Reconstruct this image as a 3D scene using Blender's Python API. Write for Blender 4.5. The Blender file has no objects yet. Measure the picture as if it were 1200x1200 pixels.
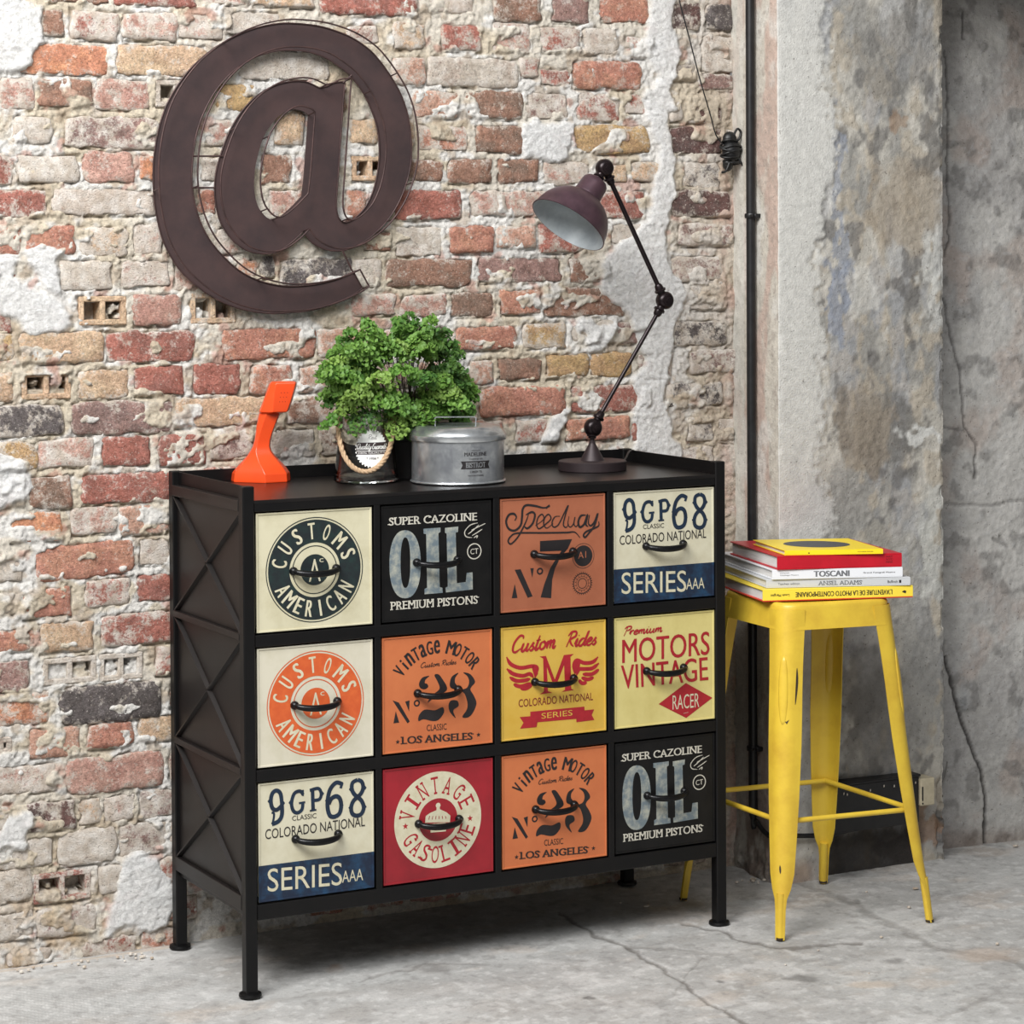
import bpy, math, random
import numpy as np
from mathutils import Vector, Matrix
from mathutils.geometry import tessellate_polygon
PI = math.pi
scn = bpy.context.scene
COL = scn.collection
random.seed(7)

# ------------------------------------------------------------------ camera
F, YAW, PITCH, ROLL, CY = 2974.85, 0.484904, 0.0226488, -0.0058825, 351.736
CAM = np.array([-1.685323, -4.131600, 1.32])
cam = bpy.data.cameras.new('camera'); cam_o = bpy.data.objects.new('camera', cam); COL.objects.link(cam_o)
cam.sensor_width = 36; cam.lens = F / 1200 * 36
cam.shift_y = (CY - 600) / 1200
cam.clip_start = .05
cam_o.location = CAM.tolist()
_fw = Vector((math.sin(YAW) * math.cos(PITCH), math.cos(YAW) * math.cos(PITCH), -math.sin(PITCH)))
_r = Vector((math.cos(YAW), -math.sin(YAW), 0)); _u = _r.cross(_fw)
_c, _s = math.cos(ROLL), math.sin(ROLL)
_r2 = _r * _c + _u * _s; _u2 = _u * _c - _r * _s
cam_o.rotation_euler = Matrix((_r2, _u2, -_fw)).transposed().to_euler()
scn.camera = cam_o

# ------------------------------------------------------------------ world, lights, exposure
w = bpy.data.worlds.new('world'); scn.world = w; w.use_nodes = True
bg = w.node_tree.nodes['Background']; bg.inputs[0].default_value = (1.0, .985, .97, 1); bg.inputs[1].default_value = .21
def area(name, loc, target, size, power, color=(1, 1, 1)):
    l = bpy.data.lights.new(name, 'AREA'); l.shape = 'RECTANGLE'; l.size, l.size_y = size; l.energy = power; l.color = color
    o = bpy.data.objects.new(name, l); COL.objects.link(o); o.location = loc
    o.rotation_euler = (Vector(target) - Vector(loc)).to_track_quat('-Z', 'Y').to_euler(); return o
area('window_light', (-2.1, -1.7, 3.5), (.2, .2, .8), (1.9, 1.9), 205, (1, .985, .965))
area('soft_light', (-1.0, -3.2, 4.2), (.3, .2, .7), (2.6, 2), 105, (.97, .985, 1))
scn.view_settings.view_transform = 'Standard'
try: scn.view_settings.look = 'None'
except Exception: pass
scn.view_settings.exposure = 0.15; scn.view_settings.gamma = 1; scn.view_settings.use_curve_mapping = False

# ------------------------------------------------------------------ pixel <-> world measuring
def ray(px, py):
    x = px - 600; y = py - CY
    xr = x * _c + y * _s; yr = -x * _s + y * _c
    d0, d1, d2 = xr / F, 1.0, -yr / F
    s, c = math.sin(PITCH), math.cos(PITCH); fw = d1 * c + d2 * s; u = -d1 * s + d2 * c
    s, c = math.sin(YAW), math.cos(YAW)
    return np.array([d0 * c + fw * s, -d0 * s + fw * c, u])
def pZ(px, py, z=0.): d = ray(px, py); return CAM + d * ((z - CAM[2]) / d[2])
def pY(px, py, y): d = ray(px, py); return CAM + d * ((y - CAM[1]) / d[1])
def pX(px, py, x): d = ray(px, py); return CAM + d * ((x - CAM[0]) / d[0])
def proj(X, Y, Z):
    dx, dy, dz = X - CAM[0], Y - CAM[1], Z - CAM[2]
    s, c = math.sin(YAW), math.cos(YAW); r = dx * c - dy * s; fw = dx * s + dy * c
    s, c = math.sin(PITCH), math.cos(PITCH); f2 = fw * c - dz * s; u2 = dz * c + fw * s
    x = F * r / f2; y = -F * u2 / f2
    return 600 + x * _c - y * _s, CY + x * _s + y * _c
def mpp(P):   # metres per pixel at P
    return float((P - CAM) @ np.array(_fw)) / F
RIGHT = np.array(_r); DEEP = np.array([math.sin(YAW), math.cos(YAW), 0.])   # horizontal view axes

# ------------------------------------------------------------------ helpers
def lin(c):
    r = []
    for v in c[:3]:
        v = v / 255.; r.append(v / 12.92 if v <= .04045 else ((v + .055) / 1.055) ** 2.4)
    return tuple(r)
def L4(c): return (*lin(c), 1)
def tag(o, label=None, cat=None, group=None, kind=None):
    if label: o['label'] = label
    if cat: o['category'] = cat
    if group: o['group'] = group
    if kind: o['kind'] = kind
    return o
def link(o, parent=None):
    COL.objects.link(o)
    if parent is not None: o.parent = parent
    return o
def wloc(o):
    v = Vector((0, 0, 0))
    while o is not None: v += o.location; o = o.parent
    return v
def obj(name, V, Fc, m, parent=None, smooth=False, loc=None, mi=None, angle=None):
    """one mesh object from world-space vertices"""
    off = wloc(parent) if parent is not None else Vector((0, 0, 0))
    o_loc = Vector((0, 0, 0))
    if loc is not None: o_loc = Vector(loc) - off
    sh = off + o_loc
    me = bpy.data.meshes.new(name)
    me.from_pydata([(v[0] - sh.x, v[1] - sh.y, v[2] - sh.z) for v in V], [], [tuple(int(i) for i in f) for f in Fc])
    for mm in (m if isinstance(m, (list, tuple)) else [m]): me.materials.append(mm)
    if mi is not None: me.polygons.foreach_set('material_index', np.array(mi, dtype=np.int32))
    me.update()
    o = bpy.data.objects.new(name, me); o.location = o_loc; link(o, parent)
    if smooth:
        me.polygons.foreach_set('use_smooth', np.ones(len(me.polygons), dtype=bool))
        if angle:
            try: me.set_sharp_from_angle(angle=math.radians(angle))
            except Exception: pass
    return o
def empty(name, loc, label, cat, group=None):
    o = bpy.data.objects.new(name, None); o.location = loc; o.empty_display_size = .05; link(o)
    return tag(o, label, cat, group)
class MB:
    def __init__(s): s.v = []; s.f = []; s.m = []
    def add(s, V, Fc, m=0):
        n = len(s.v); s.v += [tuple(float(c) for c in v) for v in V]; s.f += [tuple(i + n for i in f) for f in Fc]; s.m += [m] * len(Fc); return s
    def box(s, a, b, m=0):
        (x0, y0, z0), (x1, y1, z1) = a, b
        return s.add([(x0, y0, z0), (x1, y0, z0), (x1, y1, z0), (x0, y1, z0), (x0, y0, z1), (x1, y0, z1), (x1, y1, z1), (x0, y1, z1)],
                     [(0, 3, 2, 1), (4, 5, 6, 7), (0, 1, 5, 4), (1, 2, 6, 5), (2, 3, 7, 6), (3, 0, 4, 7)], m)
    def cbox(s, a, b, c=.002, m=0):
        """box with chamfered edges"""
        a = np.minimum(a, b) if False else np.array(a, float); b = np.array(b, float)
        V = []; Fc = []
        import itertools
        idx = {}
        for ax in range(3):
            for sg in (0, 1):
                for s1 in (0, 1):
                    for s2 in (0, 1):
                        p = [0, 0, 0]; o1, o2 = [k for k in range(3) if k != ax]
                        p[ax] = (a, b)[sg][ax]; p[o1] = a[o1] + c if s1 == 0 else b[o1] - c; p[o2] = a[o2] + c if s2 == 0 else b[o2] - c
                        cor = [0, 0, 0]; cor[ax] = sg; cor[o1] = s1; cor[o2] = s2
                        idx[(ax, tuple(cor))] = len(V); V.append(p)
        for ax in range(3):
            o1, o2 = [k for k in range(3) if k != ax]
            for sg in (0, 1):
                q = []
                for s1, s2 in ((0, 0), (1, 0), (1, 1), (0, 1)):
                    cor = [0, 0, 0]; cor[ax] = sg; cor[o1] = s1; cor[o2] = s2; q.append(idx[(ax, tuple(cor))])
                Fc.append(tuple(q))
        for ax in range(3):       # edges along ax
            o1, o2 = [k for k in range(3) if k != ax]
            for s1 in (0, 1):
                for s2 in (0, 1):
                    c0 = [0, 0, 0]; c0[o1] = s1; c0[o2] = s2; c1 = list(c0); c1[ax] = 1
                    Fc.append((idx[(o1, tuple(c0))], idx[(o1, tuple(c1))], idx[(o2, tuple(c1))], idx[(o2, tuple(c0))]))
        for cor in itertools.product((0, 1), repeat=3): Fc.append(tuple(idx[(k, cor)] for k in range(3)))
        # orient outward
        ctr = (a + b) / 2; out = []
        for f in Fc:
            P = [np.array(V[i]) for i in f]; n = np.cross(P[1] - P[0], P[2] - P[0])
            out.append(f if n @ (sum(P) / len(P) - ctr) > 0 else tuple(reversed(f)))
        return s.add(V, out, m)
    def tube(s, pts, r, n=8, m=0, cap=True, closed=False):
        P = [np.array(p, float) for p in pts]; k = len(P); R = r if hasattr(r, '__len__') else [r] * k
        T = []
        for i in range(k):
            if closed: t = P[(i + 1) % k] - P[(i - 1) % k]
            else: t = P[min(i + 1, k - 1)] - P[max(i - 1, 0)]
            T.append(t / (np.linalg.norm(t) + 1e-12))
        up = np.array([0, 0, 1.]) if abs(T[0][2]) < .9 else np.array([1., 0, 0])
        a = np.cross(T[0], up); a /= np.linalg.norm(a); V = []
        for i in range(k):
            a = a - T[i] * (a @ T[i]); a /= np.linalg.norm(a) + 1e-12; b = np.cross(T[i], a)
            for j in range(n):
                t = 2 * PI * j / n; V.append(P[i] + (a * math.cos(t) + b * math.sin(t)) * R[i])
        Fc = []
        for i in range(k if closed else k - 1):
            i2 = (i + 1) % k
            for j in range(n): Fc.append((i * n + j, i2 * n + j, i2 * n + (j + 1) % n, i * n + (j + 1) % n))
        if cap and not closed: Fc += [tuple(reversed(range(n))), tuple(range((k - 1) * n, k * n))]
        Fc = [tuple(reversed(f)) for f in Fc]
        return s.add(V, Fc, m)
    def lathe(s, prof, c, n=32, m=0, axis=(0, 0, 1), closed=False):
        """prof: (radius, height) pairs about axis at c"""
        ax = np.array(axis, float); ax /= np.linalg.norm(ax); up = np.array([0, 0, 1.]) if abs(ax[2]) < .9 else np.array([1., 0, 0])
        a = np.cross(up, ax); a /= np.linalg.norm(a); b = np.cross(ax, a); c = np.array(c, float); V = []
        for r, h in prof:
            for j in range(n):
                t = 2 * PI * j / n; V.append(c + ax * h + (a * math.cos(t) + b * math.sin(t)) * max(r, 1e-5))
        Fc = []; k = len(prof)
        for i in range(k if closed else k - 1):
            i2 = (i + 1) % k
            for j in range(n): Fc.append((i * n + j, i * n + (j + 1) % n, i2 * n + (j + 1) % n, i2 * n + j))
        return s.add(V, Fc, m)
    def sphere(s, c, r, n=14, m=0, sc=(1, 1, 1)):
        prof = [(math.sin(PI * i / (n // 2)), -math.cos(PI * i / (n // 2))) for i in range(n // 2 + 1)]
        k = len(s.v); s.lathe(prof, (0, 0, 0), n, m)
        for i in range(k, len(s.v)):
            v = s.v[i]; s.v[i] = (c[0] + v[0] * r * sc[0], c[1] + v[1] * r * sc[1], c[2] + v[2] * r * sc[2])
        return s
    def loft(s, secs, m=0, cap=True):
        n = len(secs[0]); V = [p for q in secs for p in q]; Fc = []
        for i in range(len(secs) - 1):
            for j in range(n): Fc.append((i * n + j, i * n + (j + 1) % n, (i + 1) * n + (j + 1) % n, (i + 1) * n + j))
        if cap: Fc += [tuple(reversed(range(n))), tuple(range((len(secs) - 1) * n, len(secs) * n))]
        return s.add(V, Fc, m)
    def build(s, name, m, parent=None, smooth=False, loc=None, angle=None):
        return obj(name, s.v, s.f, m, parent, smooth, loc, s.m if isinstance(m, (list, tuple)) else None, angle)
def cr(pts, sub=6, closed=False):
    """Catmull-Rom through points"""
    P = [np.array(p, float) for p in pts]; n = len(P); out = []
    for i in range(n if closed else n - 1):
        if closed: p0, p1, p2, p3 = P[(i - 1) % n], P[i], P[(i + 1) % n], P[(i + 2) % n]
        else: p0, p1, p2, p3 = P[max(i - 1, 0)], P[i], P[i + 1], P[min(i + 2, n - 1)]
        for k in range(sub):
            t = k / sub
            out.append(.5 * ((2 * p1) + (-p0 + p2) * t + (2 * p0 - 5 * p1 + 4 * p2 - p3) * t * t + (-p0 + 3 * p1 - 3 * p2 + p3) * t ** 3))
    if not closed: out.append(P[-1])
    return out
# numpy value noise
_rs = np.random.RandomState(3); _TB = _rs.rand(256, 256)
def vn(x, y, seed=0):
    x = np.asarray(x, float) + seed * 17.3; y = np.asarray(y, float) + seed * 9.7
    xi = np.floor(x).astype(int); yi = np.floor(y).astype(int); fx = x - xi; fy = y - yi
    fx = fx * fx * (3 - 2 * fx); fy = fy * fy * (3 - 2 * fy)
    g = lambda a, b: _TB[a & 255, b & 255]
    return (g(xi, yi) * (1 - fx) + g(xi + 1, yi) * fx) * (1 - fy) + (g(xi, yi + 1) * (1 - fx) + g(xi + 1, yi + 1) * fx) * fy
def fbm(x, y, seed=0, o=4):
    r = 0; a = .5; t = 0
    for i in range(o): r = r + a * vn(x * 2 ** i, y * 2 ** i, seed + i * 3); t += a; a *= .5
    return r / t
def sst(a, b, x): t = np.clip((x - a) / (b - a), 0, 1); return t * t * (3 - 2 * t)
def inpoly(px, py, poly):
    r = np.zeros(px.shape, bool); n = len(poly); j = n - 1
    for i in range(n):
        xi, yi = poly[i]; xj, yj = poly[j]
        c = ((yi > py) != (yj > py)) & (px < (xj - xi) * (py - yi) / (yj - yi + 1e-9) + xi); r ^= c; j = i
    return r
def dist_line(px, py, pts):
    d = np.full(px.shape, 1e9)
    for (x0, y0), (x1, y1) in zip(pts[:-1], pts[1:]):
        dx, dy = x1 - x0, y1 - y0; t = np.clip(((px - x0) * dx + (py - y0) * dy) / (dx * dx + dy * dy), 0, 1)
        d = np.minimum(d, np.hypot(px - x0 - t * dx, py - y0 - t * dy))
    return d
def gridmesh(name, X, Y, Z, C, m, parent=None, flip=False):
    """X,Y,Z: (nv,nu) arrays; C: (nv,nu,3) albedo"""
    nv, nu = X.shape; me = bpy.data.meshes.new(name)
    co = np.stack([X, Y, Z], -1).reshape(-1, 3).astype(np.float32); me.vertices.add(len(co)); me.vertices.foreach_set('co', co.ravel())
    i = np.arange(nv * nu).reshape(nv, nu); q = np.stack([i[:-1, :-1], i[:-1, 1:], i[1:, 1:], i[1:, :-1]], -1).reshape(-1, 4)
    if flip: q = q[:, ::-1]
    nf = len(q); me.loops.add(nf * 4); me.loops.foreach_set('vertex_index', np.ascontiguousarray(q).ravel().astype(np.int32))
    me.polygons.add(nf); me.polygons.foreach_set('loop_start', np.arange(0, nf * 4, 4, dtype=np.int32))
    me.polygons.foreach_set('use_smooth', np.ones(nf, bool))
    me.update(calc_edges=True)
    at = me.color_attributes.new('Col', 'FLOAT_COLOR', 'POINT')
    at.data.foreach_set('color', np.concatenate([C.reshape(-1, 3), np.ones((len(co), 1))], 1).astype(np.float32).ravel())
    me.materials.append(m); o = bpy.data.objects.new(name, me); return link(o, parent)
def axis_steps(a, f0, f1, b, fine, coarse):
    return np.concatenate([np.arange(a, f0, coarse), np.arange(f0, f1, fine), np.arange(f1, b + coarse, coarse)])
def mixc(C, col, k): k = np.asarray(k)[..., None]; return C * (1 - k) + np.array(lin(col)) * k

# ------------------------------------------------------------------ materials
def newmat(name):
    m = bpy.data.materials.new(name); m.use_nodes = True; nt = m.node_tree; return m, nt, nt.nodes['Principled BSDF']
def N(nt, t, **k):
    n = nt.nodes.new(t)
    for a, b in k.items(): setattr(n, a, b)
    return n
def noise(nt, scale, detail=4, rough=.6, coord='Object', vec=None):
    tc = N(nt, 'ShaderNodeTexCoord'); n = N(nt, 'ShaderNodeTexNoise'); n.inputs['Scale'].default_value = scale
    n.inputs['Detail'].default_value = detail; n.inputs['Roughness'].default_value = rough
    if vec is not None:
        mp = N(nt, 'ShaderNodeMapping'); mp.inputs['Scale'].default_value = vec; nt.links.new(tc.outputs[coord], mp.inputs[0]); nt.links.new(mp.outputs[0], n.inputs['Vector'])
    else: nt.links.new(tc.outputs[coord], n.inputs['Vector'])
    return n.outputs['Fac']
def ramp(nt, fac, a, b, v0=0., v1=1.):
    n = N(nt, 'ShaderNodeMapRange'); n.inputs[1].default_value = a; n.inputs[2].default_value = b; n.inputs[3].default_value = v0; n.inputs[4].default_value = v1
    nt.links.new(fac, n.inputs[0]); return n.outputs[0]
def mixn(nt, fac, a, b, mode='MIX'):
    n = N(nt, 'ShaderNodeMix', data_type='RGBA', blend_type=mode)
    for s, v in ((n.inputs[0], fac), (n.inputs[6], a), (n.inputs[7], b)):
        if hasattr(v, 'is_linked'): nt.links.new(v, s)
        elif isinstance(v, tuple): s.default_value = v
        else: s.default_value = v
    return n.outputs[2]
def math_(nt, op, a, b):
    n = N(nt, 'ShaderNodeMath', operation=op)
    for s, v in ((n.inputs[0], a), (n.inputs[1], b)):
        if hasattr(v, 'is_linked'): nt.links.new(v, s)
        else: s.default_value = v
    return n.outputs[0]
def bump(nt, b, h, strength=.3, dist=.001):
    n = N(nt, 'ShaderNodeBump'); n.inputs['Strength'].default_value = strength; n.inputs['Distance'].default_value = dist
    nt.links.new(h, n.inputs['Height']); nt.links.new(n.outputs[0], b.inputs['Normal'])
def mat(name, c, rough=.5, metal=0., c2=None, sc=20, lo=.4, hi=.6, bsc=None, bst=.2, bd=.0005, spec=None, sheen=None, vec=None):
    m, nt, b = newmat(name); b.inputs['Roughness'].default_value = rough; b.inputs['Metallic'].default_value = metal
    b.inputs['Base Color'].default_value = L4(c)
    if spec is not None: b.inputs['Specular IOR Level'].default_value = spec
    if c2 is not None:
        f = ramp(nt, noise(nt, sc, 5, .65, vec=vec), lo, hi); nt.links.new(mixn(nt, f, L4(c), L4(c2)), b.inputs['Base Color'])
    if bsc: bump(nt, b, noise(nt, bsc, 4), bst, bd)
    return m
M = {}
M['frame'] = mat('black_metal', (11, 11, 12), .42, .1, (19, 17, 17), 14, .4, .75, 160, .12, spec=.3)
M['side'] = mat('brown_black_metal', (15, 12, 12), .45, .15, (27, 22, 21), 9, .35, .7, 120, .12)
M['top'] = mat('dark_top_metal', (20, 18, 18), .3, .2, (36, 32, 31), 7, .4, .8, 150, .1)
M['handle'] = mat('handle_black', (17, 17, 19), .3, .5, (30, 30, 32), 60, .4, .7)
M['sign'] = mat('oxidised_brown_metal', (74, 56, 55), .55, .2, (58, 46, 47), 12, .35, .65, 180, .15)
M['wire'] = mat('sign_wire', (84, 62, 60), .45, .4, (56, 42, 42), 40, .35, .65)
M['lamp'] = mat('aubergine_metal', (84, 62, 70), .38, .4, (64, 46, 54), 30, .35, .7, 300, .05)
M['lampdark'] = mat('dark_bronze', (42, 32, 34), .3, .6, (26, 21, 23), 60, .35, .7)
M['lampbase'] = mat('base_bronze', (52, 42, 44), .5, .35, (44, 36, 38), 30, .35, .7)
M['lampin'] = mat('shade_inner', (176, 184, 188), .5, .1, (160, 168, 174), 30)
M['phone'] = mat('orange_plastic', (226, 78, 32), .28, 0, (214, 66, 24), 8, .3, .8)
M['yellow'] = mat('yellow_paint', (216, 184, 60), .38, 0, (190, 152, 48), 11, .42, .8, 90, .15)
M['chip'] = mat('chipped_steel', (58, 46, 36), .6, .2)
M['black'] = mat('black_rubber', (16, 16, 17), .45, 0, (30, 30, 31), 60, .4, .8)
M['pipe'] = mat('pipe_black', (22, 22, 24), .4, .2, (38, 38, 40), 50, .4, .8)
M['tin'] = mat('galvanised_tin', (214, 218, 220), .27, .85, (166, 170, 176), 25, .4, .65, 60, .12, .0006)
M['tinlid'] = mat('tin_lid', (218, 222, 224), .26, .9, (170, 175, 180), 30, .4, .7)
M['rope'] = mat('rope_fibre', (196, 168, 136), .85, 0, (158, 130, 100), 200, .35, .65, 500, .4)
M['rubble'] = mat('paintblack', (20, 20, 21), .45, 0, (34, 33, 33), 30, .4, .8, 60, .3, .002)
M['socket'] = mat('cream_plastic', (196, 186, 160), .45, 0, (176, 166, 142), 30)
M['pot'] = mat('dark_pot', (30, 28, 28), .6)
M['soil'] = mat('soil', (48, 38, 30), .9, 0, (30, 24, 20), 90, bsc=80, bst=.6, bd=.004)
M['page'] = mat('book_pages', (226, 224, 220), .8, 0, (206, 204, 200), 700, .35, .65, vec=(.02, .02, 1))
def attr_mat(name, rough, fine, fine_amt, bsc, bst, bd, spec=.3, streak=None):
    m, nt, b = newmat(name); a = N(nt, 'ShaderNodeAttribute', attribute_name='Col'); b.inputs['Roughness'].default_value = rough
    b.inputs['Specular IOR Level'].default_value = spec
    f = ramp(nt, noise(nt, fine, 6, .75), .3, .7, 1 - fine_amt, 1 + fine_amt * .6)
    g = N(nt, 'ShaderNodeCombineColor'); [nt.links.new(f, g.inputs[i]) for i in range(3)]
    c = mixn(nt, 1., a.outputs['Color'], g.outputs[0], 'MULTIPLY')
    s = ramp(nt, noise(nt, fine * 2.4, 3, .7), .63, .70); c = mixn(nt, math_(nt, 'MULTIPLY', s, .6), c, L4((70, 60, 52)))
    nt.links.new(c, b.inputs['Base Color'])
    h = math_(nt, 'ADD', noise(nt, bsc, 6, .7), math_(nt, 'MULTIPLY', noise(nt, bsc * 4, 3, .6), .4)); bump(nt, b, h, bst, bd)
    return m
M['mortar'] = attr_mat('mortar', .9, 130, .30, 190, 1., .005, .15)
M['concrete'] = attr_mat('concrete', .85, 60, .2, 70, .5, .004, .2)
M['floor'] = attr_mat('floor_concrete', .7, 120, .16, 150, .35, .0015, .3)
# brick: object colour = clay colour, object alpha = whitewash amount, property "tone" = second clay colour
m, nt, b = newmat('brick_clay'); oi = N(nt, 'ShaderNodeObjectInfo'); b.inputs['Roughness'].default_value = .9; b.inputs['Specular IOR Level'].default_value = .15
at = N(nt, 'ShaderNodeAttribute', attribute_name='tone', attribute_type='OBJECT')
f = ramp(nt, noise(nt, 22, 4, .6), .44, .60); c = mixn(nt, f, oi.outputs['Color'], at.outputs['Color'])
f = ramp(nt, noise(nt, 150, 6, .8), .36, .64, .62, 1.30); g = N(nt, 'ShaderNodeCombineColor'); [nt.links.new(f, g.inputs[i]) for i in range(3)]
c = mixn(nt, 1., c, g.outputs[0], 'MULTIPLY')
ea = N(nt, 'ShaderNodeAttribute', attribute_name='edge')
thr = math_(nt, 'SUBTRACT', math_(nt, 'SUBTRACT', .665, math_(nt, 'MULTIPLY', oi.outputs['Alpha'], .38)), math_(nt, 'MULTIPLY', ea.outputs['Fac'], .10))
wf = math_(nt, 'SUBTRACT', math_(nt, 'ADD', math_(nt, 'MULTIPLY', noise(nt, 38, 7, .72), .75), math_(nt, 'MULTIPLY', noise(nt, 190, 4, .7), .25)), thr)
wm = ramp(nt, wf, -.03, .07)
wc = mixn(nt, ramp(nt, noise(nt, 60, 3), .35, .65), L4((236, 230, 222)), L4((214, 202, 188)))
c = mixn(nt, math_(nt, 'MULTIPLY', wm, .93), c, wc)
s = ramp(nt, noise(nt, 330, 2, .6), .64, .70); c = mixn(nt, math_(nt, 'MULTIPLY', s, .75), c, L4((60, 46, 42)))
s = ramp(nt, noise(nt, 260, 3, .6, vec=(1.1, .9, 1)), .63, .69); c = mixn(nt, math_(nt, 'MULTIPLY', s, .7), c, L4((230, 222, 212)))
c = mixn(nt, 1., c, mixn(nt, ramp(nt, noise(nt, 48, 5, .7), .32, .62), (.72, .69, .66, 1), (1.05, 1.05, 1.05, 1)), 'MULTIPLY')
nt.links.new(c, b.inputs['Base Color'])
h = math_(nt, 'ADD', noise(nt, 120, 6, .8), math_(nt, 'MULTIPLY', noise(nt, 420, 3), .5)); bump(nt, b, h, 1., .006)
M['brick'] = m
# leaves use object colour
m, nt, b = newmat('fern_leaf'); oi = N(nt, 'ShaderNodeObjectInfo'); b.inputs['Roughness'].default_value = .55
f = ramp(nt, noise(nt, 70, 2), .35, .65); nt.links.new(mixn(nt, f, oi.outputs['Color'], mixn(nt, .4, oi.outputs['Color'], L4((132, 164, 70)))), b.inputs['Base Color'])
try: b.inputs['Subsurface Weight'].default_value = .0
except Exception: pass
tr = N(nt, 'ShaderNodeBsdfTranslucent'); nt.links.new(oi.outputs['Color'], tr.inputs['Color']); mx = N(nt, 'ShaderNodeMixShader'); mx.inputs[0].default_value = .3
nt.links.new(b.outputs[0], mx.inputs[1]); nt.links.new(tr.outputs[0], mx.inputs[2]); nt.links.new(mx.outputs[0], nt.nodes['Material Output'].inputs[0])
M['leaf'] = m
M['stem'] = mat('fern_stem', (52, 38, 30), .5)
m, nt, b = newmat('clear_glass'); b.inputs['Transmission Weight'].default_value = 1; b.inputs['Roughness'].default_value = .02; b.inputs['IOR'].default_value = 1.45
b.inputs['Base Color'].default_value = (.96, .98, .98, 1); M['glass'] = m

# ================================================================== SETTING
YW = 0.3918                      # plane of the brick wall
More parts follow.
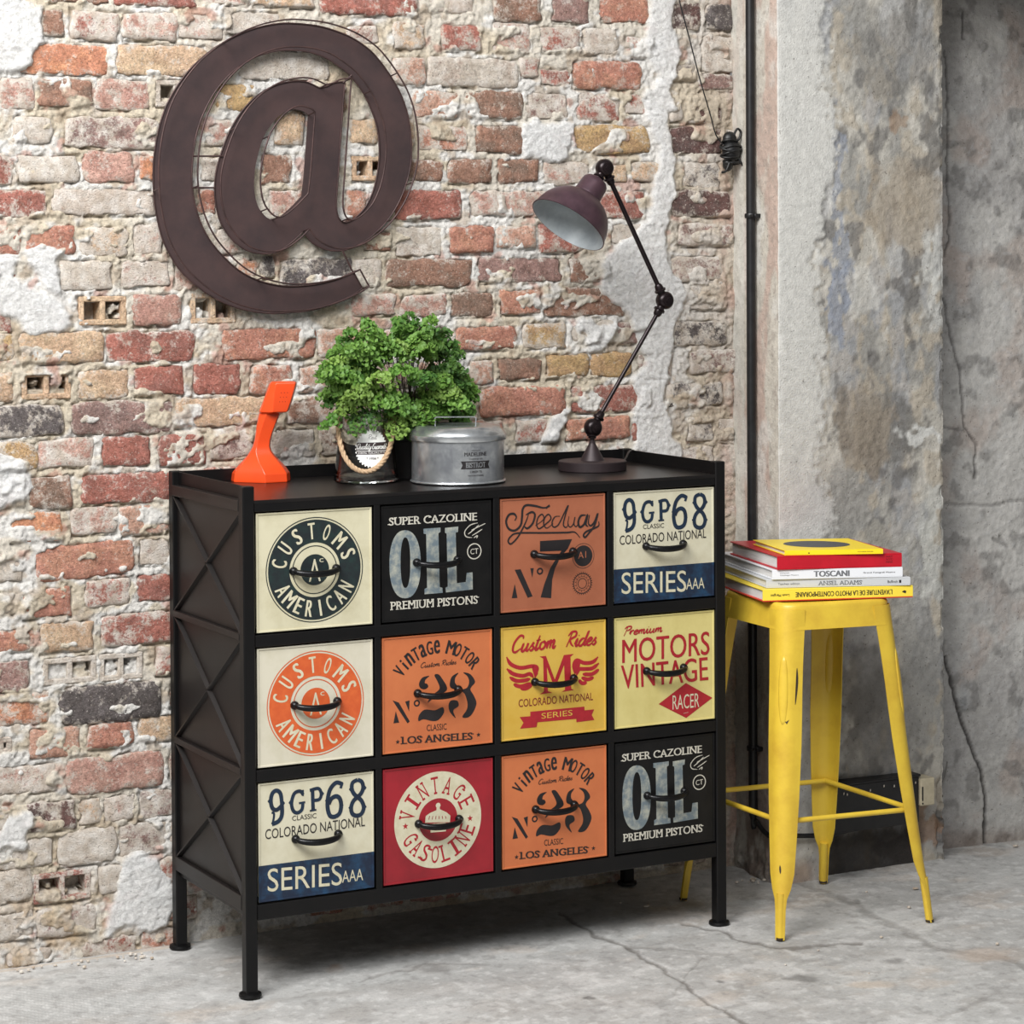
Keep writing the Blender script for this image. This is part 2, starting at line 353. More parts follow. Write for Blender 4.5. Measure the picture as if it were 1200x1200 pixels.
# --- bricks read from the photograph: x0, x1, y0, y1 (pixels), clay code, whitewash
BC = dict(R=((178, 88, 74), (150, 74, 66)), P=((206, 158, 144), (190, 134, 122)), O=((212, 132, 96), (226, 150, 104)), T=((216, 180, 146), (226, 196, 160)),
          Y=((208, 172, 112), (190, 150, 100)), D=((96, 92, 96), (70, 68, 72)), B=((158, 108, 86), (124, 92, 76)), V=((152, 112, 108), (124, 92, 92)),
          W=((206, 198, 186), (196, 178, 166)), M=((106, 70, 70), (82, 64, 66)), S=((214, 164, 142), (202, 146, 124)), Q=((190, 118, 98), (206, 140, 112)))
BR = '''
57 128 -8 3 B .2|133 230 -12 7 R .25|233 292 -14 5 P .5|296 368 -14 8 T .4|373 488 -14 18 R .25|491 553 -12 15 R .75|577 633 -8 25 B .3|647 690 -8 27 V .2|703 760 -10 26 Q .2
48 74 13 43 B .3|82 140 13 47 R .65|143 206 15 47 P .5|209 260 16 46 P .6|264 325 14 40 W .6|407 443 30 50 R .6|460 497 27 58 T .5|517 565 30 60 R .35|577 620 28 62 P .5|633 680 32 62 R .5|683 723 34 64 W .6|733 770 44 68 R .5
13 125 53 87 O .2|135 240 53 89 T .25|278 386 60 93 W .7|457 498 68 100 S .4|500 607 68 102 W .5|609 631 68 90 R .5|633 666 82 100 R .4|671 750 72 104 Q .25
0 40 92 128 P .5|45 107 93 126 B .15|113 175 93 128 P .4|182 230 94 126 W .5 h|253 300 99 130 Y .15|383 404 100 132 B .3|483 537 107 138 S .35|547 612 107 140 B .25|617 665 110 140 V .55|677 726 110 142 R .5|733 770 110 134 R .5
15 61 137 168 W .6|75 185 137 173 V .45|239 272 140 170 P .5|321 356 129 170 T .3|410 443 140 168 T .3|446 486 140 174 T .4|490 547 147 176 Q .5|557 612 147 180 B .2|668 760 147 180 Y .2
-20 15 180 216 R .5|20 92 182 214 W .85|98 156 178 214 P .25|163 182 182 211 O .2|236 262 184 212 W .6|306 341 181 215 B .2|412 455 183 212 T .2 h|458 517 187 212 B .2|525 575 187 215 B .2|583 631 187 214 B .15|636 690 190 216 P .6|700 733 192 214 T .3|740 782 190 212 T .5
-10 54 222 254 R .35|62 182 222 252 R .85|231 253 223 250 Q .3|315 356 223 254 P .4|404 428 223 257 Q .3|463 541 223 258 R .2|551 645 224 253 P .5|702 756 224 257 R .35
-12 22 264 300 Q .3|27 86 264 299 Q .2|93 150 266 300 T .6|156 192 262 298 P .6|254 290 268 298 P .6|427 458 270 294 B .2|464 518 265 300 W .6|527 577 265 297 Q .15|580 628 265 291 S .35|630 684 262 296 R .35|715 782 262 286 W .7
-14 17 308 326 R .5|70 131 305 341 W .6|141 198 305 336 P .65|204 232 306 340 P .4|278 300 304 326 O .4|303 322 299 325 D .4|328 412 303 336 D .35|414 447 303 336 W .5|452 553 304 336 B .2|560 657 302 331 V .2|667 717 303 331 B .4
-12 12 354 389 R .3|92 148 347 381 T .2 h|157 213 345 381 P .25|223 276 343 379 T .4 h|412 463 345 370 P .4|470 522 345 371 P .4|528 577 343 371 B .2|586 633 340 368 Q .2|637 733 336 371 B .25
-30 15 390 424 Y .4|22 122 388 425 T .2|124 228 388 424 R .3|261 369 385 421 Q .15|372 440 385 420 S .4|450 524 385 416 P .4|533 605 383 410 Q .2|612 664 378 408 Y .4|670 720 377 402 W .8|724 757 377 403 V .3
-14 15 438 470 T .2|25 83 435 468 T .25 h|91 150 433 467 T .25|157 215 430 463 R .15|226 281 427 463 R .15|292 343 428 462 Q .3|350 410 428 458 S .5|420 480 426 454 P .5|490 540 424 452 S .4|551 578 422 451 S .4|584 634 420 445 B .1|640 688 415 442 Y .15|692 740 413 442 Y .15|746 789 413 443 V .45
-30 75 475 512 D .35|84 200 470 508 V .25|204 313 465 499 T .25|335 400 465 496 B .45|410 500 462 492 P .4|510 553 460 488 Q .3|561 662 453 488 Q .2|668 760 451 482 R .3
-25 43 519 552 Y .35|43 108 514 548 P .5|120 175 512 545 R .15|187 241 508 545 R .2|246 297 505 537 V .55|315 368 503 537 W .7|374 430 500 532 B .5|440 500 497 529 P .4|510 590 494 526 Q .35|605 655 491 519 R .5|662 736 489 516 Q .15|740 776 488 518 R .35
-30 28 560 595 B .2|33 85 558 596 B .3|96 200 554 589 R .2|222 320 548 582 R .3
12 71 601 634 O .15|84 138 595 626 P .5|141 198 593 626 S .3|202 300 588 620 Q .3
-30 28 648 682 W .5|42 155 637 677 Q .1 t|163 199 630 662 V .7
-20 15 695 720 W .7|26 85 689 723 Q .2|99 152 678 710 R .55|162 210 673 704 R .2
-25 40 738 764 Q .25|46 110 729 763 T .25|118 204 718 755 R .35
-30 35 775 811 V .25|50 113 770 801 W .7 h|116 167 765 797 W .75 h|182 215 758 790 R .4
-25 56 813 850 O .4|70 188 801 846 D .2|199 260 796 826 B .3
-12 14 864 884 W .4 h|35 93 853 888 S .15|101 155 847 876 Q .2|162 215 838 868 T .3
-30 68 898 930 P .6|77 190 884 926 P .3|198 250 880 912 V .4
-20 12 945 975 W .8|31 89 939 973 M .4|94 118 936 966 T .5|121 156 932 962 P .7|162 210 926 958 V .5
-28 62 985 1018 W .85|67 136 972 1012 W .8|139 194 965 1001 V .6|200 260 960 990 Q .5
-20 35 1020 1058 W .6|39 106 1021 1056 R .5 h|115 158 1012 1046 W .8|183 215 1005 1038 R .5
-18 40 1070 1102 D .7|42 112 1062 1096 V .65|182 230 1050 1078 R .5
98 160 1098 1120 R .55|163 215 1088 1112 Q .5|5 60 1112 1130 O .8
784 820 3 35 M .35|826 858 5 35 D .2|822 862 42 84 W .55|784 814 75 94 D .6|818 858 87 106 V .3|804 845 112 144 M .4|784 798 118 142 W .7|785 845 149 180 M .25|850 866 152 176 D .4|800 842 190 220 D .55|787 856 223 254 M .3|795 858 262 288 V .5|785 846 300 329 V .5|808 850 331 363 D .6|788 850 376 405 D .5|806 862 410 437 V .6|778 846 449 477 D .45|805 836 488 518 D .6|842 866 490 520 P .8|782 836 523 546 V .6
'''
def brick(par, cx, cz, bw, bh, c1, c2, wash, seed, holes=False, tilt=0., y=None):
    r = random.Random(seed); y = YW if y is None else y
    prot = r.uniform(.003, .0085) - .003 * wash; e_ = .0035; us = [-1] + [-1 + 2 * e_ / bw + (2 - 4 * e_ / bw) * i / max(4, int(bw / .011)) for i in range(max(4, int(bw / .011)) + 1)] + [1]; vs = [-1] + [-1 + 2 * e_ / bh + (2 - 4 * e_ / bh) * i / 5 for i in range(6)] + [1]; nx = len(us) - 1; nz = len(vs) - 1; V = []; Fc = []; ED = []
    ox = r.random() * 50
    if holes:                # perforated brick: two or three open cells
        b_ = MB(); n = 2; wt = .0105; x0 = cx - bw / 2; z0 = cz - bh / 2; y0, y1 = y - .003, y + .045
        b_.cbox((x0, y0, z0), (x0 + bw, y1, z0 + wt), .002); b_.cbox((x0, y0, z0 + bh - wt), (x0 + bw, y1, z0 + bh), .002)
        for k in range(n + 1):
            xx = x0 + (bw - wt) * k / n; b_.cbox((xx, y0 + .0003, z0 + wt * .8), (xx + wt, y1, z0 + bh - wt * .8), .0018)
        o = b_.build('brick', M['brick'], par)
        HOLES.append((x0 + wt, x0 + bw - wt, z0 + wt, z0 + bh - wt))
    else:
        for j in range(-1, nz + 2):
            for i in range(-1, nx + 2):
                u = us[min(max(i, 0), nx)]; v = vs[min(max(j, 0), nz)]; eg = 1. if (i <= 0 or i >= nx or j <= 0 or j >= nz) else (.45 if (i in (1, nx - 1) or j in (1, nz - 1)) else 0.)
                e = 10; L = (abs(u) ** e + abs(v) ** e) ** (1 / e)
                mx = max(abs(u), abs(v)); k = mx / L if L > 1e-6 else 1
                uu, vv = u * k, v * k
                X = uu * bw / 2; Z = vv * bh / 2
                ed = max(0, mx - .5) / .5
                jx = (float(vn(X * 55 + ox, Z * 55, seed % 50)) - .5) * .012; jz = (float(vn(X * 60 + ox, Z * 60 + 9, seed % 41)) - .5) * .008
                X += jx * ed; Z += jz * ed
                Y = y - prot * (.35 if eg == 1 else 1.) - (float(vn(X * 45 + ox, Z * 45, 5)) - .5) * .004 - (float(vn(X * 150 + ox, Z * 150, 6)) - .5) * .0018; ED.append(eg)
                if i < 0 or i > nx or j < 0 or j > nz: Y = y + .014
                V.append((cx + X * math.cos(tilt) - Z * math.sin(tilt), Y, cz + Z * math.cos(tilt) + X * math.sin(tilt)))
        st = nx + 3
        for j in range(nz + 2):
            for i in range(nx + 2): a = j * st + i; Fc.append((a, a + 1, a + st + 1, a + st))
        o = obj('brick', V, Fc, M['brick'], par, smooth=True)
        ea = o.data.attributes.new('edge', 'FLOAT', 'POINT'); ea.data.foreach_set('value', np.array(ED, np.float32))
    j1 = r.uniform(.93, 1.05); j2 = r.uniform(.93, 1.05)
    pale = lin((226, 208, 192)); pk = .20 if c1[0] > 130 else .10
    o.color = (*[min(1, v * j1 * (1 - pk) + q * pk) for v, q in zip(lin(c1), pale)], wash); o['tone'] = [min(1, v * j2 * (1 - pk) + q * pk) for v, q in zip(lin(c2), pale)]
    return o
HOLES = []; RECT = []
blist = []
for row in BR.strip().split('\n'):
    for it in row.split('|'):
        t = it.split(); x0, x1, y0, y1 = map(float, t[:4]); c = t[4]; ws = float(t[5]); fl = t[6:] 
        yc = (y0 + y1) / 2; A = pY(x0, yc, YW); B = pY(x1, yc, YW); tp = pY((x0 + x1) / 2, y0, YW); bt = pY((x0 + x1) / 2, y1, YW)
        blist.append(((A[0] + B[0]) / 2, (tp[2] + bt[2]) / 2, B[0] - A[0], tp[2] - bt[2], c, ws, 'h' in fl, .045 if 't' in fl else random.uniform(-.006, .006)))
# courses hidden behind the cabinet and just beyond the frame's left edge, on the same gauge
rr = random.Random(11); codes = 'RQPBSTVRQW'
for k in range(28):
    zc = .04 + k * .0705 if k < 25 else 1.812 + (k - 25) * .0705
    for X0, X1 in ((-.70, -.415), (-.41, 1.13)):
        if X0 > -.5 and not (zc < .78 or k >= 25): continue
        if X0 > -.5 and k < 25: X0 = -.01
        x = X0 + rr.uniform(0, .05)
        while x < X1:
            bw = rr.choice((.10, .19, .11, .2)) if X0 < -.5 else rr.choice((.2, .21, .11, .22)); bw = min(bw, X1 - x + .02)
            if bw > .06:
                cxx = x + bw / 2
                if not any(abs(cxx - b_[0]) < (bw + b_[2]) / 2 and abs(zc - b_[1]) < .058 for b_ in blist):
                    blist.append((cxx, zc, bw, .055, rr.choice(codes), rr.choice((.15, .3, .5)), False, 0.))
            x += bw + .018
# --- mortar bed of the wall, displaced; joints, plaster smears and the holes of the perforated bricks are in the relief
for i_, b_ in enumerate(blist):
    if b_[6]:
        x0 = b_[0] - b_[2] / 2; z0 = b_[1] - b_[3] / 2; HOLES.append((x0 + .007, x0 + b_[2] - .007, z0 + .007, z0 + b_[3] - .007))
ux = np.concatenate([np.arange(-.80, -.40, .0045), np.arange(-.40, 1.229, .0028)]); uz = np.concatenate([[-.03], np.arange(-.012, 1.80, .0028), np.arange(1.80, 2.30, .006)])
ux = ux[ux <= 1.229]
X, Z = np.meshgrid(ux, uz); PX, PY = proj(X, np.full_like(X, YW), Z)
h = (fbm(X * 26, Z * 34, 1) - .5) * .008 + (fbm(X * 150, Z * 150, 2, 2) - .5) * .0085
C = np.ones(X.shape + (3,)) * np.array(lin((232, 224, 210)))
C = mixc(C, (218, 202, 174), sst(.45, .62, fbm(X * 9, Z * 9, 4)) * .6)
C = mixc(C, (246, 244, 240), sst(.47, .58, fbm(X * 14, Z * 22, 6)) * .85)
C = mixc(C, (190, 170, 146), sst(.60, .70, fbm(X * 30, Z * 30, 7)) * .6)
C = mixc(C, (196, 140, 122), sst(.66, .74, fbm(X * 22 + 5, Z * 26, 12)) * .6)
warm = sst(960, 1120, PY) * (PX < 220); C = mixc(C, (206, 178, 142), warm * .6 * sst(.35, .6, fbm(X * 30, Z * 30, 9)))
C = mixc(C, (206, 190, 172), sst(770, 850, PX) * .6)
C = mixc(C, (206, 172, 158), sst(835, 862, PX) * sst(.42, .6, fbm(X * 20, Z * 12, 21)) * .8)
wx = PX + (fbm(X * 25, Z * 25, 13) - .5) * 26; wy = PY + (fbm(X * 25, Z * 25, 14) - .5) * 26
plas = np.zeros(X.shape)
for poly in ([(757, -60), (752, 60), (772, 80), (757, 110), (767, 150), (765, 195), (755, 262), (712, 288), (700, 330), (735, 378), (750, 420), (745, 480), (740, 530), (800, 560), (786, 500), (775, 470), (785, 430), (795, 370), (800, 330), (778, 300), (787, 240), (792, 190), (782, 150), (786, 110), (792, 70), (783, -60)],
             [(-20, -20), (40, 5), (48, 40), (30, 78), (-20, 96)], [(15, 330), (60, 345), (88, 385), (40, 395), (-10, 360), (-10, 300), (20, 300)],
             [(-20, 530), (30, 540), (38, 565), (25, 590), (-20, 598)], [(140, 1015), (165, 1000), (208, 1025), (200, 1085), (150, 1092), (120, 1095)],
             [(612, 142), (668, 145), (664, 190), (620, 190)], [(680, 372), (716, 380), (712, 410), (690, 418)], [(100, 300), (66, 300), (70, 345), (20, 300), (40, 290)],
             [(655, 480), (668, 488), (650, 520), (632, 525)], [(40, 940), (20, 945), (0, 960), (-10, 1000), (30, 990)]):
    plas = np.maximum(plas, inpoly(wx, wy, poly).astype(float))
def blur(A, n=2):
    for _ in range(n):
        A = (A + np.roll(A, 1, 0) + np.roll(A, -1, 0) + np.roll(A, 1, 1) + np.roll(A, -1, 1)) / 5
    return A
plas = blur(plas, 3)
sm_lo = .605 - .05 * sst(880, 1000, PY) - .045 * sst(765, 800, PX) - .03 * sst(60, 20, PY)
smear = np.clip((fbm(X * 15, Z * 24, 23, 5) - sm_lo) / .035, 0, 1); smear = blur(smear, 1)
ins = np.zeros(X.shape)
for (cx_, cz_, bw_, bh_, c_, ws_, hl_, tl_) in blist:
    i0, i1 = np.searchsorted(ux, (cx_ - bw_ / 2 - .012, cx_ + bw_ / 2 + .012)); j0, j1 = np.searchsorted(uz, (cz_ - bh_ / 2 - .012, cz_ + bh_ / 2 + .012))
    if i1 <= i0 or j1 <= j0: continue
    xs = X[j0:j1, i0:i1]; zs = Z[j0:j1, i0:i1]
    d = np.maximum(np.abs(xs - cx_) - bw_ / 2, np.abs(zs - cz_) - bh_ / 2)
    wob = (fbm(xs * 70, zs * 70, 31, 3) - .5) * (.009 + .012 * ws_)
    inside = sst(.002, -.004, d + wob)
    ins[j0:j1, i0:i1] = np.maximum(ins[j0:j1, i0:i1], inside)
    under = np.exp(-((zs - (cz_ - bh_ / 2 - .0035)) / .0028) ** 2) * (np.abs(xs - cx_) < bw_ / 2) * sst(.42, .62, vn(xs * 28, zs * 3 + cz_ * 91, 44))
    h[j0:j1, i0:i1] -= under * .008
h = h * (1 - plas * .55) + plas * .008 + .0028
h = h - ins * (1 - plas * .8) * (1 - smear) * .0075 + smear * ins * .0055
for x0, x1, z0, z1 in HOLES:
    k = (X > x0) & (X < x1) & (Z > z0) & (Z < z1)
    fill = (fbm(X * 60, Z * 60, 51, 2) > .56) | (Z < z0 + (z1 - z0) * .35 * (fbm(X * 30, Z * 3, 52, 2) > .5))
    h = np.where(k & ~fill, -.04, h); 
h = np.where(X < 1.222, h, np.minimum(h, .002))
edge = sst(1.16, 1.225, X); h = h + edge * (fbm(X * 30, Z * 18, 61) - .45) * .022
C = mixc(C, (246, 246, 245), np.clip(plas, 0, 1) * .9)
wall_back = gridmesh('wall_back', X, YW - h, Z, C, M['mortar']); tag(wall_back, 'old brick wall with whitewashed crumbling joints behind the cabinet', kind='structure')
blist = [b_ for b_ in blist if b_[1] > .008][:300]
for i_, b_ in enumerate(blist):
    c1, c2 = BC[b_[4]]
    brick(wall_back, b_[0], b_[1], b_[2], b_[3], c1, c2, b_[5], 100 + i_, b_[6], b_[7])

# --- plaster pillar: left return face, front face and right return in one mesh
XP0, XP1, YP, YR = 1.214, 1.634, .205, .287
def sgrid(fine_len, coarse_end=None): return np.arange(0, fine_len, .003)
pz_ = axis_steps(-.02, -.01, 1.9, 2.6, .0032, .03)
pu = np.concatenate([np.arange(0, .190, .0032), [.190], np.arange(.193, .190 + .42, .0032), [.610], np.arange(.613, .72, .0032)])
U, Z = np.meshgrid(pu, pz_)
X = np.where(U < .19, XP0 + .012 * (1 - U / .19), np.where(U < .61, XP0 + (U - .19), XP1)); Y = np.where(U < .19, .395 - U, np.where(U < .61, YP, YP + (U - .61)))
PX, PY = proj(X, Y, Z)
n1 = fbm(U * 12, Z * 8, 71); n2 = fbm(U * 34, Z * 24, 72); n3 = fbm(U * 90, Z * 90, 73, 3)
C = np.ones(X.shape + (3,)) * np.array(lin((188, 184, 175)))
C = mixc(C, (152, 150, 145), sst(.42, .60, n1)); C = mixc(C, (178, 168, 152), sst(.5, .64, n2) * .7); C = mixc(C, (158, 162, 170), sst(.56, .66, fbm(U * 16, Z * 6, 74)) * .4)
C = mixc(C, (108, 106, 104), sst(.60, .70, fbm(U * 22, Z * 16, 75)) * .75)
def blob(cx, cy, rx, ry, amp=26, seed=80):
    return sst(1.15, .75, np.hypot((PX - cx + (n2 - .5) * amp * 2) / rx, (PY - cy + (fbm(U * 30, Z * 30, seed) - .5) * amp * 2) / ry))
for cx_, cy_, rx, ry, col, k in ((1045, 505, 42, 48, (112, 110, 106), .75), (1050, 60, 50, 60, (128, 126, 122), .6), (1030, 850, 42, 75, (116, 113, 108), .7), (1010, 800, 30, 50, (108, 105, 101), .6), (1010, 500, 35, 60, (150, 138, 122), .6),
                           (1075, 780, 28, 120, (158, 157, 154), .7), (1095, 300, 12, 90, (196, 196, 192), .8), (1092, 640, 16, 70, (196, 196, 190), .75), (1012, 345, 22, 30, (196, 194, 188), .7), (1078, 512, 26, 10, (206, 206, 202), .9), (1060, 240, 45, 60, (156, 144, 128), .7),
                           (1050, 140, 10, 12, (150, 118, 88), .5), (985, 360, 10, 60, (142, 148, 160), .8), (980, 250, 7, 130, (140, 146, 158), .7), (1005, 720, 40, 40, (176, 174, 170), .6), (1090, 962, 14, 38, (150, 112, 78), .6), (1025, 640, 36, 22, (172, 168, 158), .6)):
    C = mixc(C, col, blob(cx_, cy_, rx, ry) * k)
# smooth white skim coat on the left of the front face
bx = 970 + (fbm(Z * 4, Z * 0 + 3, 90) - .5) * 30 + 8 * np.sin(Z * 5) + (n3 - .5) * 26 + (n2 - .5) * 22 + 14 * sst(560, 620, PY) - 6 * sst(0, 120, PY)
skim = (U >= .185) * sst(9, -6, PX - bx) * (1 - sst(730, 800, PY + (n2 - .5) * 60) * .6)  # white fades low down: the stool's shadow painted into the strip
C = mixc(C, (205, 204, 199), skim * .96); C = mixc(C, (182, 182, 180), skim * sst(.5, .65, fbm(U * 6, Z * 3, 92)) * .6)
ret = (U < .19); C = np.where(ret[..., None], np.array(lin((190, 184, 173))), C)
C = mixc(C, (178, 150, 138), ret * sst(.5, .62, fbm(U * 18, Z * 6, 93)) * .65); C = mixc(C, (206, 204, 198), ret * sst(.5, .6, fbm(U * 10 + 4, Z * 7, 94)) * .6)
C = mixc(C, (150, 140, 132), ret * sst(.62, .72, n3) * .5); C = mixc(C, (200, 198, 190), ret * (U < .05) * .6)
C = mixc(C, (112, 88, 78), ret * sst(900, 990, PY) * sst(.36, .55, n2) * .8); C = mixc(C, (70, 62, 58), ret * sst(980, 1020, PY) * sst(.45, .6, n3) * .6); C = mixc(C, (120, 114, 108), ret * sst(700, 860, PY) * .45)  # brown rubbly foot; last mix paints the stool's shade on the lower half
C = mixc(C, (40, 35, 32), (~ret) * sst(950, 985, PY + (n2 - .5) * 30) * sst(960, 975, PX) * sst(1094, 1080, PX + (n2 - .5) * 20) * .9); C = mixc(C, (150, 116, 92), sst(1000, 1020, PY) * sst(965, 940, PX) * (~ret) * .5)
rough = (n2 - .5) * .0035 + (n3 - .5) * .003
sk_ = blur(skim, 2); dsp = ((fbm(U * 5, Z * 3, 95) - .5) * .004 + .0018) * sk_ + rough * (1 - sk_)
dsp = np.where(ret, (n2 - .5) * .004 + (n3 - .5) * .0015, dsp)
dsp = dsp + ret * (U < .19) * sst(960, 1030, PY) * (fbm(U * 40, Z * 40, 97) * .02)
crackp = dist_line(PX, PY, [(1100, 905), (1106, 880), (1107, 840)]); 
edgeL = np.exp(-((U - .19) / .006) ** 2) * .35; edgeR = np.exp(-((U - .61) / .006) ** 2); chipn = sst(.45, .7, fbm(U * 4, Z * 45, 98))
low = sst(905, 925, PY) * (U > .29) * (U < .61) ; 
Y2 = Y - np.where(ret, 0, np.where(U < .61, dsp, 0)) + (edgeL + edgeR) * .004 * (U <= .612) * (.5 + chipn) + low * .016
X2 = X - np.where(ret, dsp, 0) + edgeL * .003 * ret - edgeR * .006 * chipn
pil = gridmesh('wall_middle', X2, Y2, Z, C, M['concrete']); tag(pil, 'plastered concrete pillar with a smooth white skim strip beside the brick wall', kind='structure')
# --- recessed concrete wall on the right (slightly turned)
ux = axis_steps(1.58, 1.60, 2.02, 3.2, .0035, .04); uz = axis_steps(-.02, -.01, 1.9, 2.6, .0035, .04)
X, Z = np.meshgrid(ux, uz); Y = YR - (X - 1.70) * .10; PX, PY = proj(X, Y, Z)
n1 = fbm(X * 7, Z * 6, 101); n2 = fbm(X * 28, Z * 28, 102); n3 = fbm(X * 100, Z * 100, 103, 3)
C = np.ones(X.shape + (3,)) * np.array(lin((180, 178, 174)))
C = mixc(C, (156, 154, 152), sst(.4, .62, n1) * .8); C = mixc(C, (166, 150, 140), sst(.5, .66, fbm(X * 10, Z * 8, 104)) * .5); C = mixc(C, (96, 94, 92), sst(.58, .72, n2) * .5)
C = mixc(C, (176, 176, 176), sst(.62, .75, n3) * .35); C = mixc(C, (150, 160, 168), sst(.5, .7, fbm(X * 14, Z * 10, 108)) * .3 * sst(700, 900, PY))
C = mixc(C, (120, 96, 78), sst(960, 985, PY) * .4)
dsp = (n2 - .5) * .006 + (n3 - .5) * .003
wob = (fbm(X * 60, Z * 60, 105) - .5) * 5
for ln, wd, dk in (([(1108, 770), (1122, 830), (1135, 865), (1150, 905), (1155, 935), (1154, 988)], 1.9, .85), ([(1108, 60), (1111, 150), (1110, 215), (1114, 262), (1108, 300)], 1.2, .6), ([(1106, 350), (1114, 392), (1126, 440), (1130, 500), (1145, 520), (1142, 560)], 1.3, .55),
                   ([(1106, 500), (1130, 505)], 1.2, .4), ([(1108, 590), (1160, 592), (1205, 586)], 1.6, .35), ([(1165, 632), (1180, 640), (1172, 628)], 2, .4), ([(1128, 15), (1129, 45)], 1.2, .6)):
    d = dist_line(PX + wob, PY + wob, ln); k = sst(wd * 1.5, wd * .5, d); C = mixc(C, (48, 44, 42), k * dk); dsp = dsp - k * .008 * dk
rec = gridmesh('wall_right', X, Y - dsp, Z, C, M['concrete']); tag(rec, 'recessed grey concrete wall with a black crack right of the pillar', kind='structure')
# --- unseen slab added above the frame to shade the top of the recess
lin_ = MB().box((1.46, -1.30, 1.93), (3.2, .55, 2.25)).build('shade_slab', mat('shade_slab_concrete', (160, 157, 152), .85, 0, (132, 130, 126), 8, bsc=70, bst=.4, bd=.004)); tag(lin_, 'unseen concrete slab added to shade the recessed wall', kind='structure')

# --- floor
ux = axis_steps(-2.4, -.65, 2.1, 3.2, .0045, .05); uy = axis_steps(-3.2, -.95, .40, .42, .0045, .05)
X, Y = np.meshgrid(ux, uy); PX, PY = proj(X, Y, np.zeros_like(X))
n1 = fbm(X * 4, Y * 7, 111); n2 = fbm(X * 14, Y * 20, 112); n3 = fbm(X * 60, Y * 60, 113, 3)
C = np.ones(X.shape + (3,)) * np.array(lin((178, 178, 176)))
C = mixc(C, (162, 161, 159), sst(.35, .68, n1) * .8); C = mixc(C, (190, 189, 187), sst(.45, .72, n2) * .7); C = mixc(C, (160, 157, 153), sst(.55, .75, fbm(X * 9, Y * 16, 114)) * .5)
C = mixc(C, (188, 176, 164), sst(.60, .78, fbm(X * 7 + 3, Y * 11, 115)) * .4); C = mixc(C, (206, 206, 204), sst(.62, .72, n3) * .45); C = mixc(C, (140, 138, 136), sst(.36, .26, n3) * .5)
C = mixc(C, (200, 178, 152), sst(.012, .0, np.abs(Y - .375)) * (X < 0) * .4)
dz = (n1 - .5) * .006 + (n2 - .5) * .0018 + (n3 - .5) * .0012
wob = (fbm(X * 30, Y * 30, 117) - .5) * 14; wob2 = (fbm(X * 30, Y * 30, 118) - .5) * 8
for ln, wd, dk in (([(655, 1070), (690, 1090), (735, 1108), (760, 1125), (800, 1150), (830, 1175), (880, 1200), (900, 1215)], 1.8, .6), ([(800, 1082), (840, 1090), (880, 1104), (930, 1110), (1010, 1104)], 1.6, .55),
                   ([(930, 1030), (985, 1052), (1050, 1085), (1100, 1112), (1180, 1122), (1240, 1150)], 3, .35), ([(420, 1150), (450, 1140), (500, 1130), (560, 1128)], 1.2, .35), ([(790, 1165), (820, 1120), (860, 1118), (735, 1108)], 1.5, .3), ([(1100, 1190), (1150, 1170), (1210, 1175)], 2.5, .25)):
    d = dist_line(PX + wob, PY + wob2, ln); k = sst(wd * 1.6, wd * .4, d); C = mixc(C, (84, 78, 72), k * dk); dz = dz - k * .003 * dk
for cx_, cy_, rx, ry, col in ((1160, 1118, 46, 10, (176, 160, 146)), (940, 1145, 24, 5, (82, 80, 78)), (1045, 1125, 14, 4, (106, 104, 102)), (1020, 1152, 30, 5, (190, 176, 160)), (510, 1135, 20, 5, (120, 118, 116)), (690, 1168, 5, 2.5, (60, 58, 56)), (812, 1134, 6, 2, (60, 58, 56)),
                              (843, 1150, 6, 2, (60, 58, 56)), (1003, 1056, 6, 2.5, (66, 64, 62)), (880, 1058, 28, 6, (186, 190, 192)), (930, 1070, 14, 4, (204, 202, 198)), (390, 1134, 12, 5, (164, 134, 108)), (167, 1122, 5, 3, (232, 230, 226)), (700, 1035, 20, 8, (118, 112, 106)), (770, 1063, 14, 4, (196, 186, 170))):
    k = sst(1.3, .5, np.hypot((PX - cx_ + wob * 1.3) / rx, (PY - cy_ + wob2 * .8) / ry)); C = mixc(C, col, k * .6 * sst(.2, .55, n2))
# fine parallel trowel grooves on the near left of the floor
gl = sst(330, 120, PX) * sst(1120, 1150, PY) * sst(.3, .5, fbm(X * 6, Y * 6, 119)); ph = (X * .80 + Y * .60) * 2 * PI / .0125
dz = dz + gl * np.sin(ph) * .0011; C = mixc(C, (140, 140, 138), gl * (np.sin(ph) < 0) * .35)
flo = gridmesh('floor', X, Y, dz - .002, C, M['floor']); tag(flo, 'worn grey concrete floor with cracks and stains', kind='structure')

# chips of plaster lying on the floor
crumb = MB(); rr = random.Random(5)
for k in range(46):
    if k < 26: q = pZ(rr.uniform(0, 210), 0, 0); q = np.array([rr.uniform(-.36, -.09), .36 - abs(rr.gauss(0, .02)), 0])
    elif k < 38: q = np.array([rr.uniform(1.12, 1.2), .27 - abs(rr.gauss(0, .03)), 0])
    else: q = pZ(rr.uniform(700, 1200), rr.uniform(1040, 1180))
    s_ = rr.uniform(.0018, .005); crumb.sphere((q[0], q[1], s_ * .4), s_, 6, sc=(1, rr.uniform(.6, 1), .6))
for px_, py_ in ((167, 1122), (1190, 992), (1073, 1042), (757, 1063)):
    q = pZ(px_, py_); crumb.sphere((q[0], q[1], .002), .006, 6, sc=(1.3, .8, .4))
M['crumb'] = mat('plaster_crumb', (214, 208, 198), .9, 0, (176, 160, 142), 80, bsc=200, bst=.5)
tag(crumb.build('plaster_crumbs', M['crumb']), 'small white plaster crumbs scattered on the floor', 'debris', kind='stuff')

